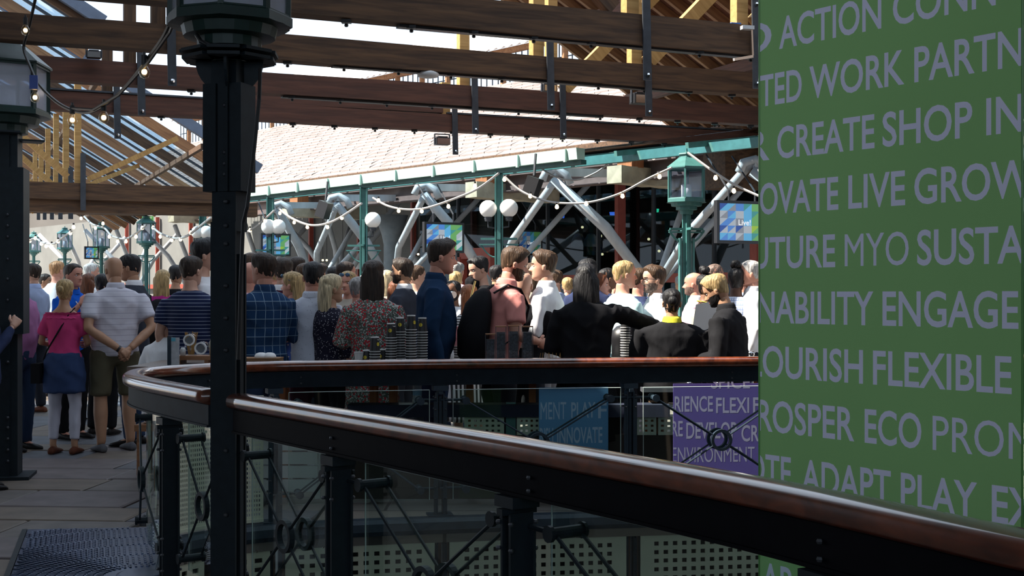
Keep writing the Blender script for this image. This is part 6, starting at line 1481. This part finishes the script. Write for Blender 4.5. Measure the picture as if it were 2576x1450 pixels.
pr(1252, 619, 322, 66, 'man in a salmon pink polo with a black backpack', 'pink', hair=('short', 'brown', .016, .014), top=PINKP, sleeve='short', bottom=DKTROU, arms=('down', 'front'), wide=1.10, belly=.03, extras=[('backpack', BLACK_), ('lanyard', WL, MINT)], hyaw=12, hpitch=6, beard='brown', collar=PINKP, lean=9)
pr(1316, 683, 304, 12, 'bald man in a black jacket seen from behind, right of the pink polo', 'fair', hair=None, top=BLACK_, sleeve='jacket', bottom=DKTROU, arms=('front', 'front'), wide=1.10)
pr(1338, 664, 218, 30, 'woman with long wavy brown hair behind the bald man in black', 'tan', True, ('long', 'brown', .018, 0, .2), top=BEIGE, bottom=BLACK_)
pr(1371, 632, 300, -72, 'man with brown hair in a bright white shirt, smiling and facing left', 'fair', hair=('short', 'brown', .016, .010), top=WHITE_, bottom=GREYT, arms=('front', 'pocket'), wide=1.04, collar=WHITE_, extras=[('watch', 0)], hyaw=-14)
# right group
r = pr(1474, 665, 339, 8, 'woman with long black hair in a black blazer stretching her arm to the right', 'tan', True, ('long', 'black', .016, 0, .24, (0.100, 0.100)), top=BLACK_, sleeve='jacket', bottom=BLACK_, bkind='skirt', arms=('front', 'reach'), wide=1.22, lean=4)
pr(1428, 700, 180, 0, 'person with blond hair far behind the white shirt man', hair=('short', 'blonde', .016, 0), top=WHITE_, bottom=DKTROU, fem=True)
pr(1478, 655, 240, 20, 'person with dark curly hair directly behind the black blazer woman', 'brown', hair=('short', 'black', .022, 0), top=NAVYT, bottom=DKTROU)
pr(1506, 690, 240, 100, 'woman with straight auburn hair right of the black blazer woman', 'fair', True, ('long', 'auburn', .014, 0, .05, (0.08, 0.07)), top=BLACK_, bottom=BLACK_)
pr(1526, 674, 226, 65, 'dark-skinned man with cropped hair behind the auburn woman', 'brown', hair=S('black', .004), top=NAVYT, bottom=DKTROU)
pr(1568, 656, 292, 62, 'man with thin blond hair in a pale mint shirt facing right', 'pink', hair=('short', 'blonde', .006, .0), top=MINT, bottom=DKTROU, arms=('front', 'front'), wide=1.05, hyaw=12)
pr(1606, 676, 252, 70, 'brown-haired man in a navy jacket right of the blond man', 'pink', hair=S('brown', .014), top=NAVYT, sleeve='jacket', bottom=DKTROU)
r = pr(1648, 670, 292, -104, 'man with grey-brown hair and glasses in a white shirt holding a cup', 'fair', hair=('short', 'brown', .016, .010), top=WHITE_, bottom=DKTROU, arms=('down', 'cup'), collar=WHITE_, glasses=True, beard='stubble')
held_cup(r, 1, 'black paper cup held by the man with glasses in a white shirt')
pr(1690, 727, 339, 3, 'staff member with a dark bun, black shirt and yellow lanyard seen from behind', 'tan', True, ('bun', 'black', .008, 0), top=BLKSH, bottom=BLACK_, arms=('front', 'front'), wide=1.62, belly=.08, collar=YELL)
pr(1748, 686, 252, -70, 'bald man in a pale pink shirt facing left beyond the lantern post', 'pink', hair=None, top=LPINK, bottom=DKTROU, beard='stubble', collar=WHITE_)
pr(1776, 688, 274, 72, 'dark-skinned woman with a sleek top bun and bare shoulders', 'brown', True, ('topbun', 'black', .006, 0), top=c_('tan_vest', (0.5, 0.42, 0.3)), sleeve='none', off=True, bottom=BLACK_, extras=[('lanyard', YELL)])
pr(1797, 664, 240, 45, 'bald man with glasses at the back right of the lantern post', 'pink', hair=('crown', 'stubble', .003, 0), top=WHITE_, bottom=DKTROU, glasses=True)
pr(1852, 674, 262, 25, 'tall person with a dark curly top knot behind the bearded staff man', 'dark', hair=('topbun', 'black', .012, 0), top=GING, bottom=DKTROU)
pr(1808, 722, 290, -30, 'woman in a red off-shoulder blouse beside the bearded staff man', 'fair', True, ('long', 'blonde', .01, 0, .0, (0.07, 0.06)), top=RED_, sleeve='short', off=True, bottom=BLACK_, extras=[('frill', RED_)])
pr(1846, 688, 340, -62, 'bearded man with bleached blond hair in a black shirt looking down left', 'tan', hair=('short', 'blonde', .020, .010), top=BLKSH, bottom=BLACK_, arms=('front', 'front'), wide=1.22, belly=.06, beard='black', collar=BLKSH, hyaw=-10, hpitch=18, lean=8)
pr(1890, 657, 262, -84, 'man with white hair in a white shirt by the edge of the green banner', 'pink', hair=S('white', .014), top=WHITE_, bottom=DKTROU, collar=WHITE_)
# deeper crowd
BG = [(1066, 690, 190, 'dark-haired man deep in the crowd left of the navy shirt man', 'darkbrown', 20, NAVYT), (1250, 668, 200, 'black-haired person deep in the crowd left of the pink polo man', 'black', 60, WHITE_), (1398, 680, 188, 'brown-haired man deep in the crowd behind the white shirt man', 'brown', -60, LBLUE),
      (1550, 690, 184, 'dark-haired person deep in the crowd left of the blond man', 'black', 30, BLACK_), (1716, 694, 186, 'grey-haired man deep in the crowd left of the lantern post', 'grey', -40, WHITE_), (1868, 680, 196, 'brown-haired person deep in the crowd by the white-haired man', 'brown', 0, LBLUE),
      (690, 668, 200, 'fair-haired man deep in the crowd behind the maroon sweater', 'blonde', -30, WHITE_), (806, 664, 196, 'dark-haired man deep in the crowd behind the speckled shirt', 'darkbrown', 40, LPINK), (920, 690, 180, 'white-haired man deep in the crowd behind the grey-haired man', 'white', 0, WHITE_), (1106, 692, 176, 'brown-haired woman deep in the crowd by the camera man', 'brown', 0, LPINK),
      (1350, 700, 172, 'dark-haired person far off between the bald man and the white shirt', 'darkbrown', 10, WHITE_), (442, 668, 200, 'dark-haired woman behind the striped T-shirt man', 'black', 10, BLACK_), (112, 690, 150, 'dark-haired man far off at the left between two blue shirts', 'darkbrown', 90, LPINK), (556, 682, 210, 'brown-haired man hidden behind the big lantern column', 'brown', 60, NAVYT), (1640, 700, 170, 'dark-haired man far off behind the man with glasses', 'black', 0, NAVYT)]
for px, yt, s, lab, hc, yw, tp_ in BG:
    pr(px, yt, s, yw, lab, rnd.choice(['fair', 'pink', 'tan']), hair=S(hc, .014), top=tp_, bottom=DKTROU, fem='woman' in lab)
# pink handbag with a chain, camera
b = MB(); q = P(1150, 846, 10.6); b.box((0, 0, 0), (0.26, 0.10, 0.16), 0.2); b.box((0, -0.052, 0.03), (0.25, 0.006, 0.09), 0.2); hb_ = thing('pink_handbag', 'pink leather handbag on a gold chain beside the navy shirt man', 'handbag', q)
bbo = b.build('bag_body', c_('pink_leather', (0.60, 0.28, 0.30), 0.5), hb_)
b = MB(); b.tube([(0.1, 0, 0.08), (0.09, 0, 0.2), (0.12, 0, 0.34), (0.15, 0.02, 0.46)], 0.008, 6); b.build('chain', mat('gold', (0.6, 0.42, 0.15), 0.3, 0.9), hb_)
b = MB(); b.ball((0.05, -0.058, 0.0), 0.012, 8); b.build('clasp', MATS['gold'], bbo)
t = thing('camera', 'small camera with a round lens held up by the dark-haired man with glasses', 'camera', P(1128, 742, 12.55), R(35)); b = MB(); b.box((0, 0, 0), (0.11, 0.06, 0.075)); cbo = b.build('camera_body', BLACKPL, t); b = MB(); b.disc_cyl((0, -0.03, 0), (0, -0.1, 0), 0.034, 16); b.build('lens', CHROME, cbo)
b = MB(); b.frame((0, 0, 0), V(0.10, 0.03, 0.02), V(0.0, 0.003, 0), V(0.02, 0, 0.14)); o = b.build('paper_sheet', PAPERW); o.location = P(1775, 805, 9.95); tag(o, 'white menu sheet held in front of the bearded staff man', 'paper')

# ---------------------------------------------------------------- grow the bodies and clothes (union of the laid-out shapes, then smoothed)
def finish():
    tmp = []
    for o, mb, vox, wr, ex, ms in JOBS:
        me = bpy.data.meshes.new('raw'); me.from_pydata(mb.v, [], mb.f); me.update()
        tobj = bpy.data.objects.new('raw', me); COL.objects.link(tobj)
        md = tobj.modifiers.new('r', 'REMESH'); md.mode = 'VOXEL'; md.voxel_size = vox; md.use_smooth_shade = True
        sm = tobj.modifiers.new('s', 'SMOOTH'); sm.factor = 0.5; sm.iterations = 4
        tmp.append(tobj)
    dg = bpy.context.evaluated_depsgraph_get()
    for (o, mb, vox, wr, ex, ms), tobj in zip(JOBS, tmp):
        me = bpy.data.meshes.new_from_object(tobj.evaluated_get(dg))
        if wr:
            n = len(me.vertices); co = np.empty(n * 3); me.vertices.foreach_get('co', co); co = co.reshape(-1, 3)
            no = np.empty(n * 3); me.vertex_normals.foreach_get('vector', no) if hasattr(me, 'vertex_normals') else me.vertices.foreach_get('normal', no); no = no.reshape(-1, 3)
            sd = (hash(o.name) % 97) * .37; x, y, z = co.T
            w = np.sin(26 * x + 9 * z + 11 * y + sd + 2.2 * np.sin(13 * z + sd)) * .45 + (1 - np.abs(np.sin(17 * z - 19 * np.abs(x) + sd * 2 + 1.8 * np.sin(12 * y + 9 * x)))) ** 2 * .9 + np.sin(63 * y + 45 * x - 24 * z + sd) * .22 - .25
            co = co + no * (w * wr)[:, None]; me.vertices.foreach_set('co', co.ravel())
        if ex is not None:
            n = len(me.vertices); co = np.empty(n * 3); me.vertices.foreach_get('co', co); vs = [tuple(v) for v in co.reshape(-1, 3)]
            fs = [tuple(p.vertices) for p in me.polygons]; mi = [0] * len(fs)
            fs += [tuple(i + n for i in f) for f in ex.f]; mi += ex.m; vs += ex.v
            m2 = bpy.data.meshes.new('body'); m2.from_pydata(vs, [], fs); m2.polygons.foreach_set('material_index', mi); bpy.data.meshes.remove(me); me = m2
        old = o.data; me.name = o.name; me.materials.clear()
        for m in ms: me.materials.append(m)
        if ex is not None: me.polygons.foreach_set('material_index', mi)
        me.polygons.foreach_set('use_smooth', [True] * len(me.polygons)); me.update()
        o.data = me; bpy.data.meshes.remove(old)
    for tobj in tmp:
        me = tobj.data; bpy.data.objects.remove(tobj); bpy.data.meshes.remove(me)
finish()
